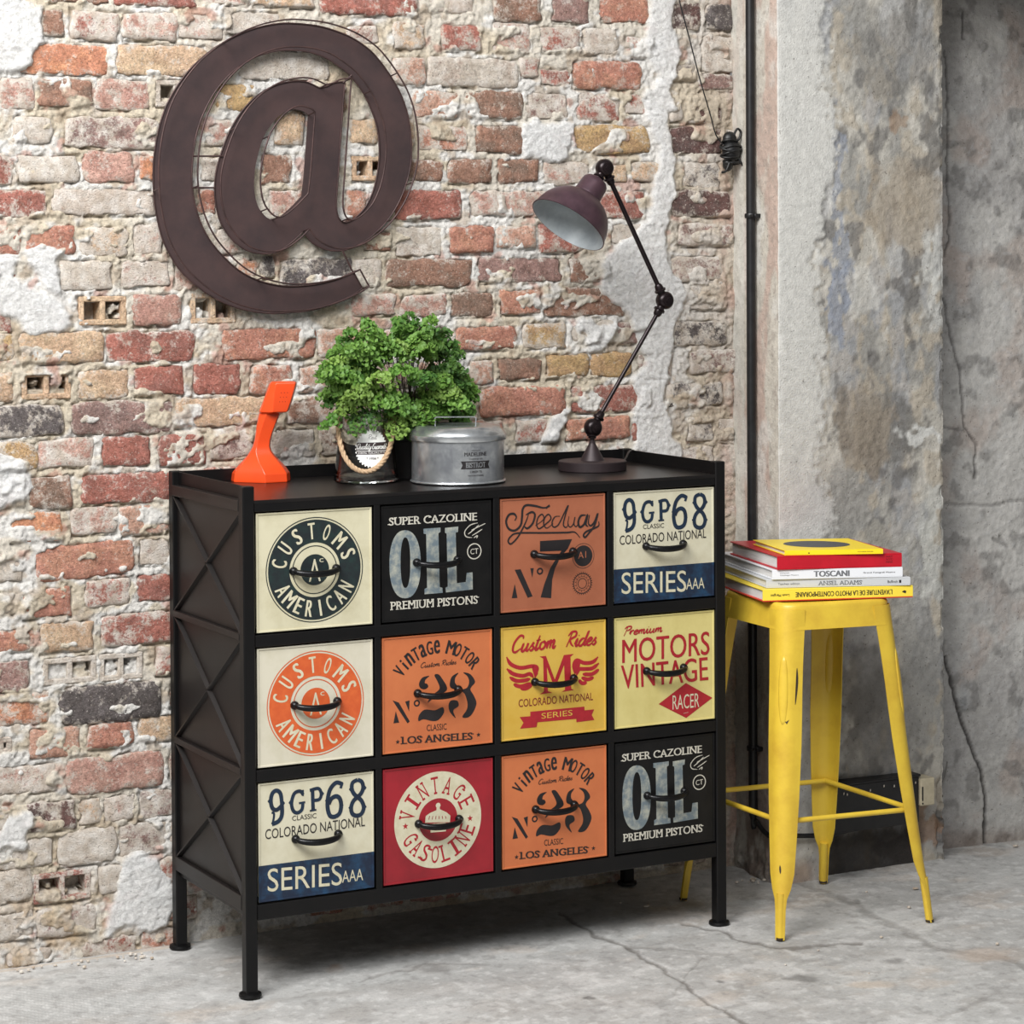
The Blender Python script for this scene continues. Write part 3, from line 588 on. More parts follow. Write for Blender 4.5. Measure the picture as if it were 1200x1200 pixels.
# ================================================================== CABINET
XL, XR, DEP, ZT = -.034, .9385, .3552, .897
DX0, DZ0, DPC, DW, DPR, DH = -.018, .8486, .2409, .2224, .2374, .2102
HW = .011
cab = empty('drawer_cabinet', ((XL + XR) / 2, DEP / 2, 0), 'black metal cabinet with twelve painted drawers and crossed side braces', 'cabinet')
for x in (XL, XR):
    for y in (0.004, DEP):
        MB().cbox((x - HW, y - HW, .006), (x + HW, y + HW, ZT), .0018).build('leg', M['frame'], cab)
        tag(MB().lathe([(0, 0), (.0195, 0), (.0205, .002), (.0195, .006), (.013, .009), (0, .009)], (x, y, 0), 24).build('foot', M['frame'], cab, True, angle=40))
zr = [DZ0 - k * DPR - DH for k in range(3)]            # drawer bottoms
ZB = zr[2] - .030
yf = .004 - HW
rails = [(DZ0 + .003, .872), (zr[0] - (DPR - DH) + .003, zr[0] - .003), (zr[1] - (DPR - DH) + .003, zr[1] - .003), (ZB, zr[2] - .003)]
for z0, z1 in rails: MB().cbox((XL + HW, yf + .0015, z0), (XR - HW, yf + .02, z1), .0012).build('rail', M['frame'], cab)
for c in range(3):
    x0 = DX0 + c * DPC + DW + .003; x1 = DX0 + (c + 1) * DPC - .003
    MB().cbox((x0, yf + .0022, ZB + .004), (x1, yf + .02, .870), .0012).build('divider', M['frame'], cab)
# carcass behind the drawers
b_ = MB(); b_.box((XL + .004, .022, ZB + .003), (XR - .004, DEP - .004, ZB + .009)); b_.box((XL + .004, DEP - .008, ZB), (XR - .004, DEP - .004, .862))
b_.box((XR - .008, .01, ZB), (XR - .003, DEP - .006, .866)); b_.build('carcass', M['frame'], cab)
MB().cbox((XL - .004, yf + .001, .8655), (XR + .004, DEP + .004, .8722), .001).build('top_panel', M['top'], cab)
# raised rim round three sides
MB().cbox((XL + .001, .012, .872), (XL + .0035, DEP - .009, ZT - .001), .0006).build('rim', M['frame'], cab)
MB().cbox((XR - .0035, .012, .872), (XR - .001, DEP - .009, ZT - .001), .0006).build('rim', M['frame'], cab)
MB().cbox((XL + HW, DEP + .002, .872), (XR - HW, DEP + .0045, ZT - .001), .0006).build('rim', M['frame'], cab)
# sides: panel, rails, crossed braces
for sx, xx in ((-1, XL), (1, XR)):
    xo = xx + sx * .0025
    MB().cbox((min(xo, xo - sx * .002), .014, ZB + .004), (max(xo, xo - sx * .002), DEP - HW + .001, .868), .0005).build('side_panel', M['side'], cab)
    zs = [.862, .632, .395, .163]
    for k, z in enumerate(zs):
        hh = (.010, .006, .006, .013)[k]
        MB().cbox((min(xo, xo + sx * .0095), .004 + HW - .001, z - hh), (max(xo, xo + sx * .0095), DEP - HW + .001, z + hh), .001).build('side_rail', M['side'], cab)
    for k in range(3):
        zt_, zb_ = zs[k] - (.012, .006, .006)[k], zs[k + 1] + (.006, .006, .013)[k]
        ya, yb = .004 + HW, DEP - HW
        for (y0, z0), (y1, z1) in (((ya, zb_), (yb, zt_)), ((ya, zt_), (yb, zb_))):
            d = np.array([0, y1 - y0, z1 - z0]); L = np.linalg.norm(d); d /= L; n_ = np.array([0, -d[2], d[1]]); hw = .0045
            P0 = np.array([xo, y0, z0]); P1 = np.array([xo, y1, z1]); e = np.array([sx * .0075, 0, 0]); g = 0.35
            V = []
            for P in (P0, P1):
                V += [P - n_ * hw, P + n_ * hw, P + n_ * hw * g + e, P - n_ * hw * g + e]
            MB().add(V, [(0, 1, 2, 3), (7, 6, 5, 4), (0, 4, 5, 1), (1, 5, 6, 2), (2, 6, 7, 3), (3, 7, 4, 0)]).build('brace', M['side'], cab)

# ---- printed graphics -------------------------------------------------
_gc = {}
def glyphs(s, bold=0.):
    k = (s, bold)
    if k not in _gc:
        cu = bpy.data.curves.new('t', 'FONT'); cu.body = s; cu.size = 1; cu.resolution_u = 4; cu.offset = bold
        o = bpy.data.objects.new('t', cu); me = bpy.data.meshes.new_from_object(o)
        V = np.array([v.co[:2] for v in me.vertices]) if len(me.vertices) else np.zeros((0, 2)); Fc = [tuple(p.vertices) for p in me.polygons]
        bpy.data.objects.remove(o); bpy.data.curves.remove(cu); bpy.data.meshes.remove(me); _gc[k] = (V, Fc)
    return _gc[k]
SERIF = dict(A=[(0, 0), (1, 0)], B=[(0, 0), (0, 1)], C=[(.92, .86)], D=[(0, 0), (0, 1)], E=[(0, 0), (0, 1)], F=[(0, 0), (0, 1)], G=[(.9, .86)], I=[(.5, 0), (.5, 1)], L=[(.05, 0), (.05, 1)], M=[(0, 0), (1, 0), (0, 1), (1, 1)],
             N=[(0, 0), (0, 1), (1, 1)], O=[], P=[(0, 0), (0, 1)], R=[(0, 0), (0, 1), (1, 0)], S=[(.06, .12), (.94, .88)], T=[(.5, 0)], U=[(0, 1), (1, 1)], V=[(0, 1), (1, 1)], X=[(0, 0), (1, 0), (0, 1), (1, 1)], Z=[])
SC = dict(a=([[(.9, .9), (.5, 1), (.1, .6), (.15, .1), (.5, 0), (.85, .5), (.95, 1), (.9, .3), (1.1, 0), (1.3, .25)]], 1.2), d=([[(.9, .9), (.5, 1), (.1, .6), (.15, .1), (.5, 0), (.85, .5), (1.1, 2), (.95, .4), (1.1, 0), (1.3, .25)]], 1.2),
          e=([[(0, .3), (.6, .55), (.75, .9), (.45, 1), (.15, .6), (.2, .1), (.6, 0), (1, .3)]], .9), i=([[(0, .3), (.3, 1), (.25, .2), (.45, 0), (.7, .3)], [(.34, 1.4), (.42, 1.5)]], .65),
          l=([[(0, .3), (.5, 1.6), (.4, 2), (.2, 1.5), (.2, .2), (.4, 0), (.65, .3)]], .55), m=([[(0, .3), (.2, 1), (.2, 0)], [(.2, .5), (.5, 1), (.6, .8), (.6, 0)], [(.6, .5), (.9, 1), (1.05, .8), (1, .15), (1.2, 0), (1.4, .3)]], 1.35),
          n=([[(0, .3), (.2, 1), (.2, 0)], [(.2, .5), (.5, 1), (.65, .8), (.6, .15), (.8, 0), (1, .3)]], .95), u=([[(0, .3), (.2, 1), (.15, .2), (.4, 0), (.75, .4), (.85, 1), (.8, .2), (1, 0), (1.2, .3)]], 1.15),
          o=([[(.5, 1), (.15, .8), (.1, .3), (.4, 0), (.75, .2), (.8, .7), (.5, 1), (.6, .8), (1, .8)]], .95), r=([[(0, .3), (.2, 1), (.2, .0)], [(.2, .5), (.5, 1), (.75, .9)]], .75), s=([[(0, .2), (.5, 1), (.35, .7), (.65, .3), (.4, 0), (.1, .15)]], .75),
          t=([[(.35, 1.8), (.2, .2), (.4, 0), (.65, .3)], [(.0, 1.2), (.6, 1.25)]], .65), y=([[(0, .8), (.2, .9), (.15, .3), (.4, 0), (.7, .4), (.85, 1), (.7, -.4), (.35, -.8), (.1, -.5), (.5, -.1), (1.1, .3)]], 1.),
          C=([[(1.2, 1.6), (1.1, 1.95), (.6, 2), (.1, 1.2), (.15, .3), (.6, 0), (1.2, .4)]], 1.25), R=([[(.5, 1.9), (.2, 0)], [(0, 1.5), (.4, 2), (1.1, 2), (1.2, 1.4), (.5, 1), (.8, .4), (1.3, 0)]], 1.35),
          P=([[(.5, 1.9), (.2, -.2)], [(0, 1.5), (.4, 2), (1.1, 2), (1.1, 1.4), (.5, 1)]], 1.1), Q=([[(.7, 2), (.1, 1.4), (.15, .3), (.6, 0), (1.1, .6), (1.1, 1.5), (.7, 2)], [(.5, .5), (1.3, -.2)]], 1.35), G=([[(1.2, 1.7), (.7, 2), (.1, 1.2), (.15, .3), (.6, 0), (1.1, .4), (1.1, .9), (.6, .9)]], 1.3))
SC['B'] = SC['R']; SC['b'] = SC['l']; SC[' '] = ([], .5)
SC['w'] = ([[(0, .8), (.15, .9), (.2, .2), (.4, 0), (.65, .4), (.7, 1), (.7, .2), (.95, 0), (1.2, .5), (1.2, 1)]], 1.3)
class Print:
    """flat print: polygons in a 2-D frame (metres), stacked in hair-thin layers"""
    def __init__(s, mats, px=None): s.P = []; s.mats = mats; s.px = px
    def q(s, p): return s.px(p) if s.px else (float(p[0]), float(p[1]))
    def poly(s, pts, c, lay=1, holes=(), raw=False):
        pts = [s.q(p) if not raw else p for p in pts]; hs = [[s.q(p) if not raw else p for p in h] for h in holes]
        allp = list(pts); [allp.extend(h) for h in hs]
        tris = tessellate_polygon([[Vector((*p, 0)) for p in pts]] + [[Vector((*p, 0)) for p in h] for h in hs])
        s.P.append((allp, [tuple(t) for t in tris], c, lay)); return s
    def ring(s, ctr, r0, r1, c, lay=1, n=56, sy=1.):
        x, y = s.q(ctr); V = []
        for i in range(n): a = 2 * PI * i / n; V.append((x + r0 * math.cos(a), y + sy * r0 * math.sin(a)))
        if r1 <= 0: s.P.append((V, [tuple(range(n))], c, lay)); return s
        for i in range(n): a = 2 * PI * i / n; V.append((x + r1 * math.cos(a), y + sy * r1 * math.sin(a)))
        s.P.append((V, [(i, (i + 1) % n, n + (i + 1) % n, n + i) for i in range(n)], c, lay)); return s
    def text(s, t, LB, RB, LT, c, lay=2, bold=.0, serif=False, shear=0., stencil=False):
        LB, RB, LT = [np.array(s.q(p)) for p in (LB, RB, LT)]; ex = RB - LB; ey = LT - LB
        V, Fc = glyphs(t)
        if not len(V): return s
        mn = V.min(0); mx = V.max(0); W_ = (V - mn) / (mx - mn); bx_ = max(0, bold) / (mx[0] - mn[0]); bold = 0.
        for sh_ in ((-bx_, 0., bx_) if bx_ > 0 else (0.,)): s.P.append(([tuple(LB + ex * ((p[0] * (1 - 2 * bx_) + bx_ + sh_) + shear * p[1]) + ey * p[1]) for p in W_], Fc, c, lay))
        if serif:
            H = mx[1] - mn[1]
            for k, ch in enumerate(t):
                if ch not in SERIF: continue
                pre, _ = glyphs(t[:k], bold) if k else (np.zeros((0, 2)), 0); cur, _ = glyphs(t[:k + 1], bold)
                own, _ = glyphs(ch, bold)
                x1 = cur[:, 0].max(); x0 = x1 - (own[:, 0].max() - own[:, 0].min())
                for fx, fy in SERIF[ch]:
                    xc = x0 + (x1 - x0) * (fx * .72 + .14 if fx in (0, 1) else fx); y0 = mn[1] + H * (fy if fy in (0, 1) else fy - .04)
                    y1 = y0 + H * .11 * (1 if fy < .5 else -1); hw_ = .13
                    R_ = [(xc - hw_, y0), (xc + hw_, y0), (xc + hw_, y1), (xc - hw_, y1)]
                    R_ = [(np.array(p) - mn) / (mx - mn) for p in R_]; s.P.append(([tuple(LB + ex * p[0] + ey * p[1]) for p in R_], [(0, 1, 2, 3)], c, lay))
        return s
    def arc(s, t, ctr, r0, r1, a0, a1, wd, c, lay=2, bottom=False, bold=0., serif=False):
        """characters spread over an arc; wd(ch)-> width in metres"""
        n = len(t)
        for k, ch in enumerate(t):
            if ch == ' ': continue
            a = math.radians(a0 + (a1 - a0) * k / (n - 1)); x, y = s.q(ctr); rad = np.array([math.cos(a), math.sin(a)]); tan = np.array([math.sin(a), -math.cos(a)])
            if bottom: tan = -tan
            w_ = wd(ch); lo_, hi_ = (r0, r1) if not bottom else (r1, r0)
            P0 = np.array([x, y]) + rad * lo_; LB = P0 - tan * w_ / 2; RB = P0 + tan * w_ / 2; LT = np.array([x, y]) + rad * hi_ - tan * w_ / 2
            px = s.px; s.px = None; s.text(ch, LB, RB, LT, c, lay, bold, serif); s.px = px
        return s
    def stroke(s, pts, wd, c, lay=2, sub=5, raw=False, taper=.35):
        P = [np.array(s.q(p) if not raw else p) for p in pts]
        if len(P) > 2: P = cr(P, sub)
        V = []; k = len(P)
        for i in range(k):
            t = P[min(i + 1, k - 1)] - P[max(i - 1, 0)]; t = t / (np.linalg.norm(t) + 1e-12); n_ = np.array([-t[1], t[0]])
            u = i / (k - 1); ww = wd / 2 * (taper + (1 - taper) * min(1, math.sin(PI * min(max(u, .04), .96)) * 2.2))
            V += [tuple(P[i] + n_ * ww), tuple(P[i] - n_ * ww)]
        s.P.append((V, [(2 * i, 2 * i + 1, 2 * i + 3, 2 * i + 2) for i in range(k - 1)], c, lay)); return s
    def script(s, t, LB, RB, xh, wd, c, lay=2, shear=.35):
        LB, RB = np.array(s.q(LB)), np.array(s.q(RB)); tot = sum(SC[ch][1] for ch in t); ex = (RB - LB); L = np.linalg.norm(ex); ux_ = ex / L; uy_ = np.array([-ux_[1], ux_[0]]); x = 0
        for ch in t:
            st, w_ = SC[ch]
            for q in st: s.stroke([LB + ux_ * ((x + p[0]) / tot * L + shear * p[1] * xh) + uy_ * p[1] * xh for p in q], wd, c, lay, 4, True)
            x += w_
        return s
    def star(s, ctr, r, c, lay=2):
        x, y = s.q(ctr); return s.poly([(x + (r if i % 2 == 0 else r * .42) * math.cos(PI / 2 + i * PI / 5), y + (r if i % 2 == 0 else r * .42) * math.sin(PI / 2 + i * PI / 5)) for i in range(10)], c, lay, raw=True)
    def build(s, name, fmap, parent, step=.00016, z0=.0002):
        """fmap(x, y, h) -> world"""
        mb = MB()
        for i_, (V, Fc, c, lay) in enumerate(s.P): mb.add([fmap(p[0], p[1], z0 + lay * step + (i_ % 40) * 2.5e-6 + ((j_ // 2) * 1.6e-6 if len(V) == 2 * len(Fc) + 2 and len(V) > 6 else 0)) for j_, p in enumerate(V)], Fc, c)
        return mb.build(name, s.mats, parent)
def ink(name, c, c2=None, rough=.5):
    c = tuple(v * .93 for v in c); c2 = tuple(v * .93 for v in c2) if c2 else None
    return mat(name, c, rough, 0, c2 or tuple(int(v * .85) for v in c), 45, .42, .7)
K = dict(cream=ink('print_cream', (222, 216, 188), (204, 196, 164)), dark=ink('print_dark', (26, 34, 38), (30, 52, 50)), orange=ink('print_orange', (212, 92, 44), (226, 108, 52)), navy=ink('print_navy', (20, 44, 68), (18, 30, 48)),
         navyb=ink('print_navy_band', (20, 36, 60), (28, 70, 104)), ink=ink('print_black', (30, 26, 28), (38, 32, 34)), red=ink('print_red', (178, 32, 44), (160, 26, 38)), dred=ink('print_dark_red', (120, 30, 32), (140, 36, 36)),
         oil=ink('print_slate', (112, 126, 134), (190, 190, 174)), white=ink('print_white', (216, 212, 198)), brown=ink('print_brown', (46, 34, 32)))
BASE = dict(customs_dark=mat('panel_cream', (220, 214, 184), .42, 0, (198, 190, 156), 12, .45, .75), oil=mat('panel_black', (13, 13, 14), .38, 0, (22, 21, 21), 20, spec=.3), speedway=mat('panel_brown', (176, 106, 76), .42, 0, (162, 94, 66), 10, .4, .7),
            series=mat('panel_cream_blue', (222, 217, 192), .42, 0, (202, 194, 164), 12, .45, .75), customs_orange=mat('panel_cream_pale', (222, 216, 196), .42, 0, (204, 198, 172), 12, .45, .75), motor=mat('panel_orange', (212, 122, 74), .42, 0, (200, 110, 66), 10, .4, .7),
            rides=mat('panel_yellow', (224, 186, 84), .42, 0, (214, 170, 60), 10, .4, .7), racer=mat('panel_pale_yellow', (226, 212, 140), .42, 0, (210, 194, 120), 12, .45, .75), gasoline=mat('panel_red', (168, 34, 46), .38, 0, (140, 28, 38), 7, .4, .65))
for _m in BASE.values():
    for _n in _m.node_tree.nodes:
        if _n.bl_idname == 'ShaderNodeMix':
            for _k in (6, 7): _n.inputs[_k].default_value = [v * .84 for v in _n.inputs[_k].default_value[:3]] + [1]
def PXF(ox, oy, r, c):      # crop pixels (7.5x) of the photograph -> the drawer's own plane, metres from its centre
    cx, cz = DX0 + c * DPC + DW / 2, DZ0 - r * DPR - DH / 2
    def f(p): q = pY(ox + p[0] / 7.5, oy + p[1] / 7.5, 0.); return (float(q[0] - cx), float(q[2] - cz))
    return f
def d_customs(col):
    P = Print([K['cream'], K[col]], PXF(290, 570, 0, 0)); c = (0.0, -.0005); px = P.px; P.px = None
    P.ring(c, .0935, .0918, 1).ring(c, .0890, .0485, 1, n=72).ring(c, .0432, .0415, 1).ring(c, .0275, 0, 1)
    w_ = lambda ch: {'M': .019, 'I': .0042, 'A': .0155, 'C': .014, 'O': .0115}.get(ch, .0135)
    P.arc('CUSTOMS', c, .0545, .0835, 168, 21, w_, 0, bold=.03).arc('AMERICAN', c, .0545, .0835, 208, 331, w_, 0, bottom=True, bold=.03)
    P.text('A', (-.0115, -.0215), (.0115, -.0215), (-.0115, .0185), 0, bold=-.01).text('c', (.009, .012), (.017, .012), (.009, .019), 0)
    P.px = px; return P
def d_oil():
    P = Print([K['white'], K['oil']], PXF(435, 570, 0, 1))
    P.text('SUPER CAZOLINE', (155, 345), (930, 298), (155, 275), 0, bold=.02, serif=True).text('PREMIUM PISTONS', (172, 1088), (935, 1030), (172, 1015), 0, bold=.02, serif=True)
    el = lambda cx, cy, rx, ry, n=40, e=2.3: [(cx + rx * math.copysign(abs(math.cos(a)) ** (2 / e), math.cos(a)), cy + ry * math.copysign(abs(math.sin(a)) ** (2 / e), math.sin(a))) for a in [2 * PI * i / n for i in range(n)]]
    P.poly(el(297, 684, 138, 299), 1, 1, [el(300, 670, 43, 222)])
    P.poly([(458, 372), (608, 362), (608, 400), (590, 412), (602, 885), (625, 890), (628, 935), (468, 948), (468, 900), (490, 890), (482, 420), (460, 415)], 1)
    P.poly([(648, 365), (765, 352), (762, 400), (742, 405), (752, 850), (830, 840), (838, 760), (890, 755), (892, 905), (655, 932), (652, 890), (672, 880), (662, 415), (648, 408)], 1)
    P.ring((905, 570), .0148, .0128, 0).text('CT', (870, 598), (940, 590), (870, 550), 0, bold=.01)
    for q in ([(935, 320), (870, 340), (822, 395), (832, 440), (885, 450)], [(850, 420), (900, 380), (945, 338)], [(880, 385), (940, 355), (1002, 325)], [(885, 432), (930, 405), (975, 375)], [(900, 452), (932, 432), (925, 455)]): P.stroke(q, .0017, 0)
    return P
def d_speedway():
    P = Print([K['ink'], K['brown'], BASE['speedway']], PXF(570, 570, 0, 2)); s = P.stroke
    s([(555, 175), (500, 188), (430, 172), (350, 165), (318, 200), (312, 265), (300, 340), (250, 387), (195, 372), (172, 310), (195, 252), (238, 240), (262, 268), (248, 300)], .0042, 0)
    s([(555, 165), (520, 192)], .007, 0)
    s([(372, 232), (350, 300), (310, 385), (268, 455), (215, 505), (190, 482), (212, 440), (275, 410), (500, 408), (700, 405), (775, 402), (820, 450)], .0032, 0)
    s([(345, 250), (400, 225), (425, 252), (405, 325), (360, 368), (330, 350)], .004, 0)
    s([(430, 345), (500, 290), (490, 245), (455, 270), (440, 330), (460, 372), (515, 335), (565, 285), (545, 245), (512, 275), (502, 330), (530, 366), (585, 325)], .0026, 0)
    s([(645, 262), (600, 268), (575, 320), (590, 357), (632, 335), (680, 240), (718, 165), (690, 260), (675, 335), (698, 360), (722, 330)], .0026, 0)
    s([(725, 262), (715, 330), (737, 357), (765, 325), (777, 268), (768, 330), (790, 352), (815, 305)], .0022, 0)
    s([(872, 252), (830, 258), (806, 310), (820, 357), (858, 330), (888, 248), (872, 330), (892, 352)], .0042, 0)
    s([(905, 250), (895, 320), (917, 345), (950, 308), (978, 235), (950, 340), (900, 410), (865, 447), (853, 425), (880, 395), (940, 370), (985, 345), (985, 308)], .0036, 0)
    P.poly([(470, 480), (752, 463), (715, 545), (650, 620), (602, 720), (577, 820), (568, 982), (476, 975), (508, 860), (560, 720), (618, 625), (660, 565), (470, 572)], 0)
    P.poly([(248, 733), (300, 728), (405, 965), (362, 978)], 0).poly([(248, 858), (272, 980), (222, 982)], 0).poly([(385, 720), (415, 718), (402, 802)], 0).ring((470, 745), .0068, .0036, 0, sy=.95)
    P.ring((850, 610), .0196, 0, 0).ring((850, 610), .0236, .0228, 0).text('A1', (805, 636), (875, 626), (805, 578), 2)
    c = (842, 852); P.ring(c, .0192, .0178, 1).ring(c, .0098, .0086, 1).ring(c, .0132, .0127, 1)
    x, y = P.q(c)
    for i in range(30):
        a = 2 * PI * i / 30; p = lambda r, da: (x + r * math.cos(a + da), y + r * math.sin(a + da))
        P.poly([p(.0188, -.06), p(.0188, .06), p(.0226, 0)], 1, 1, raw=True)
        if i % 2 == 0: P.poly([p(.0132, -.03), p(.0132, .03), p(.0160, .03), p(.0160, -.03)], 1, 1, raw=True)
    return P
def d_series():
    P = Print([K['navy'], K['navyb'], K['cream'], K['ink']], PXF(700, 560, 0, 3)); px = P.px
    hx, hz = DW / 2 - .0005, DH / 2 - .0005; P.poly([(-hx, -hz), (hx, -hz), (hx, -.0405), (-hx, -.0405)], 1, 0, raw=True)
    def spur(cx, cy, s_=16):
        P.poly([(cx - s_, cy), (cx, cy - s_ * 1.5), (cx + s_, cy), (cx, cy + s_ * 1.5)], 0)
    s = P.stroke; T_ = dict(taper=.92)
    s([(322, 300), (312, 222), (282, 193), (250, 215), (238, 275), (250, 335), (282, 352), (318, 322)], .0074, 0, **T_); s([(322, 300), (322, 395), (296, 446), (246, 468)], .0076, 0, **T_); s([(244, 372), (262, 382), (256, 440), (246, 468)], .0040, 0, **T_)
    s([(784, 172), (740, 156), (698, 195), (676, 260), (670, 350), (686, 420), (720, 436), (760, 412), (774, 350), (764, 290), (735, 268), (700, 286), (680, 330)], .0078, 0, **T_); s([(784, 160), (770, 205)], .005, 0, taper=1.)
    s([(900, 143), (862, 165), (856, 215), (876, 262), (926, 312), (946, 370), (930, 422), (895, 438), (860, 420), (850, 368), (870, 312), (922, 262), (942, 212), (932, 162), (900, 143)], .0076, 0, **T_)
    s([(484, 240), (462, 210), (418, 225), (396, 300), (408, 365), (440, 386), (474, 362), (482, 312)], .0064, 0, **T_); s([(452, 308), (500, 302)], .0036, 0, taper=1.); s([(484, 200), (484, 250)], .003, 0, taper=1.)
    s([(556, 205), (560, 372)], .0068, 0, taper=1.); s([(535, 208), (600, 196), (622, 240), (608, 285), (562, 292)], .0060, 0, **T_); s([(535, 376), (585, 370)], .0032, 0, taper=1.)
    for q in ((226, 278), (334, 300), (664, 300), (780, 345), (846, 218), (956, 212), (842, 370), (956, 368), (386, 300), (632, 240)): spur(q[0], q[1], 13)
    P.text('CLASSIC', (400, 450), (585, 437), (400, 410), 3).text('COLORADO NATIONAL', (195, 590), (955, 527), (195, 508), 3, bold=-.005)
    P.text('SERIES', (212, 1022), (780, 1000), (212, 832), 2, bold=-.012).text('AAA', (780, 982), (940, 970), (780, 886), 2, bold=-.005); return P
def d_motor():
    P = Print([K['ink'], K['brown']], PXF(435, 730, 1, 1))
    P.arc('VinTaGe MOTOR', (585, 672), .084, .1085, 143, 38.5, lambda ch: {'i': .004, 'M': .019}.get(ch, .0125), 0, bold=.03)
    P.script('Custom Rides', (430, 395), (745, 360), .0045, .0012, 1)
    P.poly([(187, 680), (242, 700), (338, 865), (318, 882)], 0).poly([(215, 775), (245, 875), (195, 882)], 0).poly([(298, 692), (336, 680), (332, 778)], 0).ring((400, 705), .0062, .0034, 0)
    for q in ([(510, 465), (450, 480), (420, 530), (430, 570), (470, 582), (500, 560), (490, 535), (470, 528), (478, 495)], [(555, 458), (592, 452), (630, 500), (664, 560), (652, 602), (560, 650), (495, 700), (530, 640), (590, 592), (600, 560), (580, 510)],
              [(415, 862), (420, 810), (470, 762), (560, 767), (628, 740), (637, 790), (592, 850), (540, 862), (460, 846)],
              [(765, 438), (710, 470), (690, 530), (700, 570), (750, 582), (752, 550), (735, 522), (738, 480)], [(808, 435), (870, 450), (912, 515), (880, 560), (872, 590), (902, 640), (924, 708), (892, 790), (850, 830), (800, 826), (840, 760), (845, 700), (820, 622), (788, 592), (840, 570), (860, 520), (846, 470)],
              [(745, 680), (700, 682), (680, 720), (690, 780), (742, 836), (720, 770), (765, 732), (765, 697)]): P.poly(cr(q, 4, True), 0)
    P.text('CLASSIC', (487, 950), (662, 937), (487, 895), 1, bold=-.01).text('LOS ANGELES', (268, 1065), (890, 1025), (268, 1000), 1, bold=.03, serif=True).star((232, 1045), .0045, 1).star((942, 982), .0045, 1)
    return P
def d_rides():
    P = Print([K['red'], K['dred'], BASE['rides']], PXF(570, 715, 1, 2))
    P.script('Custom', (215, 375), (600, 330), .0145, .0044, 0).script('Rides', (690, 325), (960, 300), .0135, .0042, 0)
    P.poly([(467, 408), (522, 402), (600, 610), (680, 395), (767, 384), (738, 410), (745, 690), (767, 702), (660, 718), (690, 700), (682, 480), (600, 690), (530, 500), (540, 712), (578, 725), (468, 740), (505, 715), (498, 425)], 0)
    for q in ([(176, 412), (215, 475), (300, 507), (400, 492), (445, 508), (428, 580)], [(178, 515), (235, 560), (320, 577), (380, 560), (412, 592)], [(203, 588), (260, 620), (330, 618), (385, 603)], [(238, 650), (300, 670), (390, 640)], [(298, 686), (350, 688), (400, 655)],
              [(980, 410), (935, 455), (860, 464), (795, 440), (768, 480), (775, 560)], [(988, 465), (930, 510), (860, 517), (812, 520), (790, 575)], [(988, 520), (925, 562), (845, 562)], [(942, 590), (890, 608), (835, 592)], [(882, 634), (840, 642), (812, 612)]): P.stroke(q, .0072, 0, 1, taper=.15)
    P.poly([(395, 487), (455, 495), (452, 560), (425, 600), (405, 530)], 0).poly([(768, 440), (830, 440), (815, 520), (780, 560), (765, 500)], 0)
    P.text('COLORADO NATIONAL', (282, 853), (935, 790), (282, 785), 1, bold=.0)
    P.poly([(385, 893), (860, 847), (862, 880), (946, 872), (925, 920), (948, 965), (790, 985), (790, 955), (448, 985), (440, 1028), (295, 1042), (325, 990), (292, 940), (385, 932)], 0)
    P.text('SERIES', (483, 955), (755, 925), (483, 905), 2, bold=-.01); return P
def d_racer():
    P = Print([K['red'], K['cream']], PXF(700, 700, 1, 3))
    P.script('Premium', (225, 335), (565, 300), .0078, .0028, 0)
    P.text('MOTORS', (217, 580), (985, 502), (217, 372), 0, bold=.01).text('VINTAGE', (212, 808), (975, 728), (205, 598), 0, bold=.01)
    P.poly([(538, 938), (778, 753), (1010, 883), (780, 1060)], 0).text('RACER', (660, 988), (895, 965), (660, 862), 1, 2, bold=-.02).stroke([(755, 1020), (800, 1010)], .001, 1, 2); return P
def d_gasoline():
    P = Print([K['cream'], BASE['gasoline'], K['red']], PXF(435, 880, 2, 1)); c = (587, 604)
    P.ring(c, .0880, 0, 0, 1, 72).ring(c, .0392, 0, 1, 2); w_ = lambda ch: {'I': .006, 'M': .02}.get(ch, .0145)
    P.arc('VINTAGE', c, .0475, .0790, 167, 24, w_, 2, 2, bold=-.01, serif=True).arc('GASOLINE', c, .0475, .0790, 208, 339, w_, 2, 2, bottom=True, bold=-.01, serif=True).star((300, 662), .0062, 2).star((868, 592), .0062, 2)
    P.ring((587, 478), .0048, 0, 0, 3, 16).poly([(575, 480), (600, 478), (602, 512), (660, 538), (695, 568), (690, 625), (472, 630), (478, 572), (515, 545), (572, 520)], 0, 3).poly([(518, 640), (655, 630), (655, 705), (520, 718)], 0, 3)
    for k in range(6): P.stroke([(505 + k * 30, 605 - k * 2), (508 + k * 29, 585 - k), (514 + k * 27, 570)], .0013, 1, 4)
    P.stroke([(520, 690), (655, 678)], .001, 1, 4); return P
lay = [['customs_dark', 'oil', 'speedway', 'series'], ['customs_orange', 'motor', 'rides', 'racer'], ['series', 'gasoline', 'motor', 'oil']]
DES = dict(customs_dark=d_customs('dark'), oil=d_oil(), speedway=d_speedway(), series=d_series(), customs_orange=d_customs('orange'), motor=d_motor(), rides=d_rides(), racer=d_racer(), gasoline=d_gasoline())
DLAB = dict(customs_dark='cream drawer with a dark ring reading CUSTOMS AMERICAN', oil='black drawer lettered SUPER CAZOLINE OIL PREMIUM PISTONS', speedway='brown drawer lettered Speedway with a large 7', series='cream and navy drawer lettered 9 GP 68 SERIES AAA',
            customs_orange='cream drawer with an orange ring reading CUSTOMS AMERICAN', motor='orange drawer lettered Vintage Motor with a large 23', rides='yellow drawer with a red winged M', racer='pale yellow drawer lettered MOTORS VINTAGE in red', gasoline='red drawer with a round VINTAGE GASOLINE emblem')
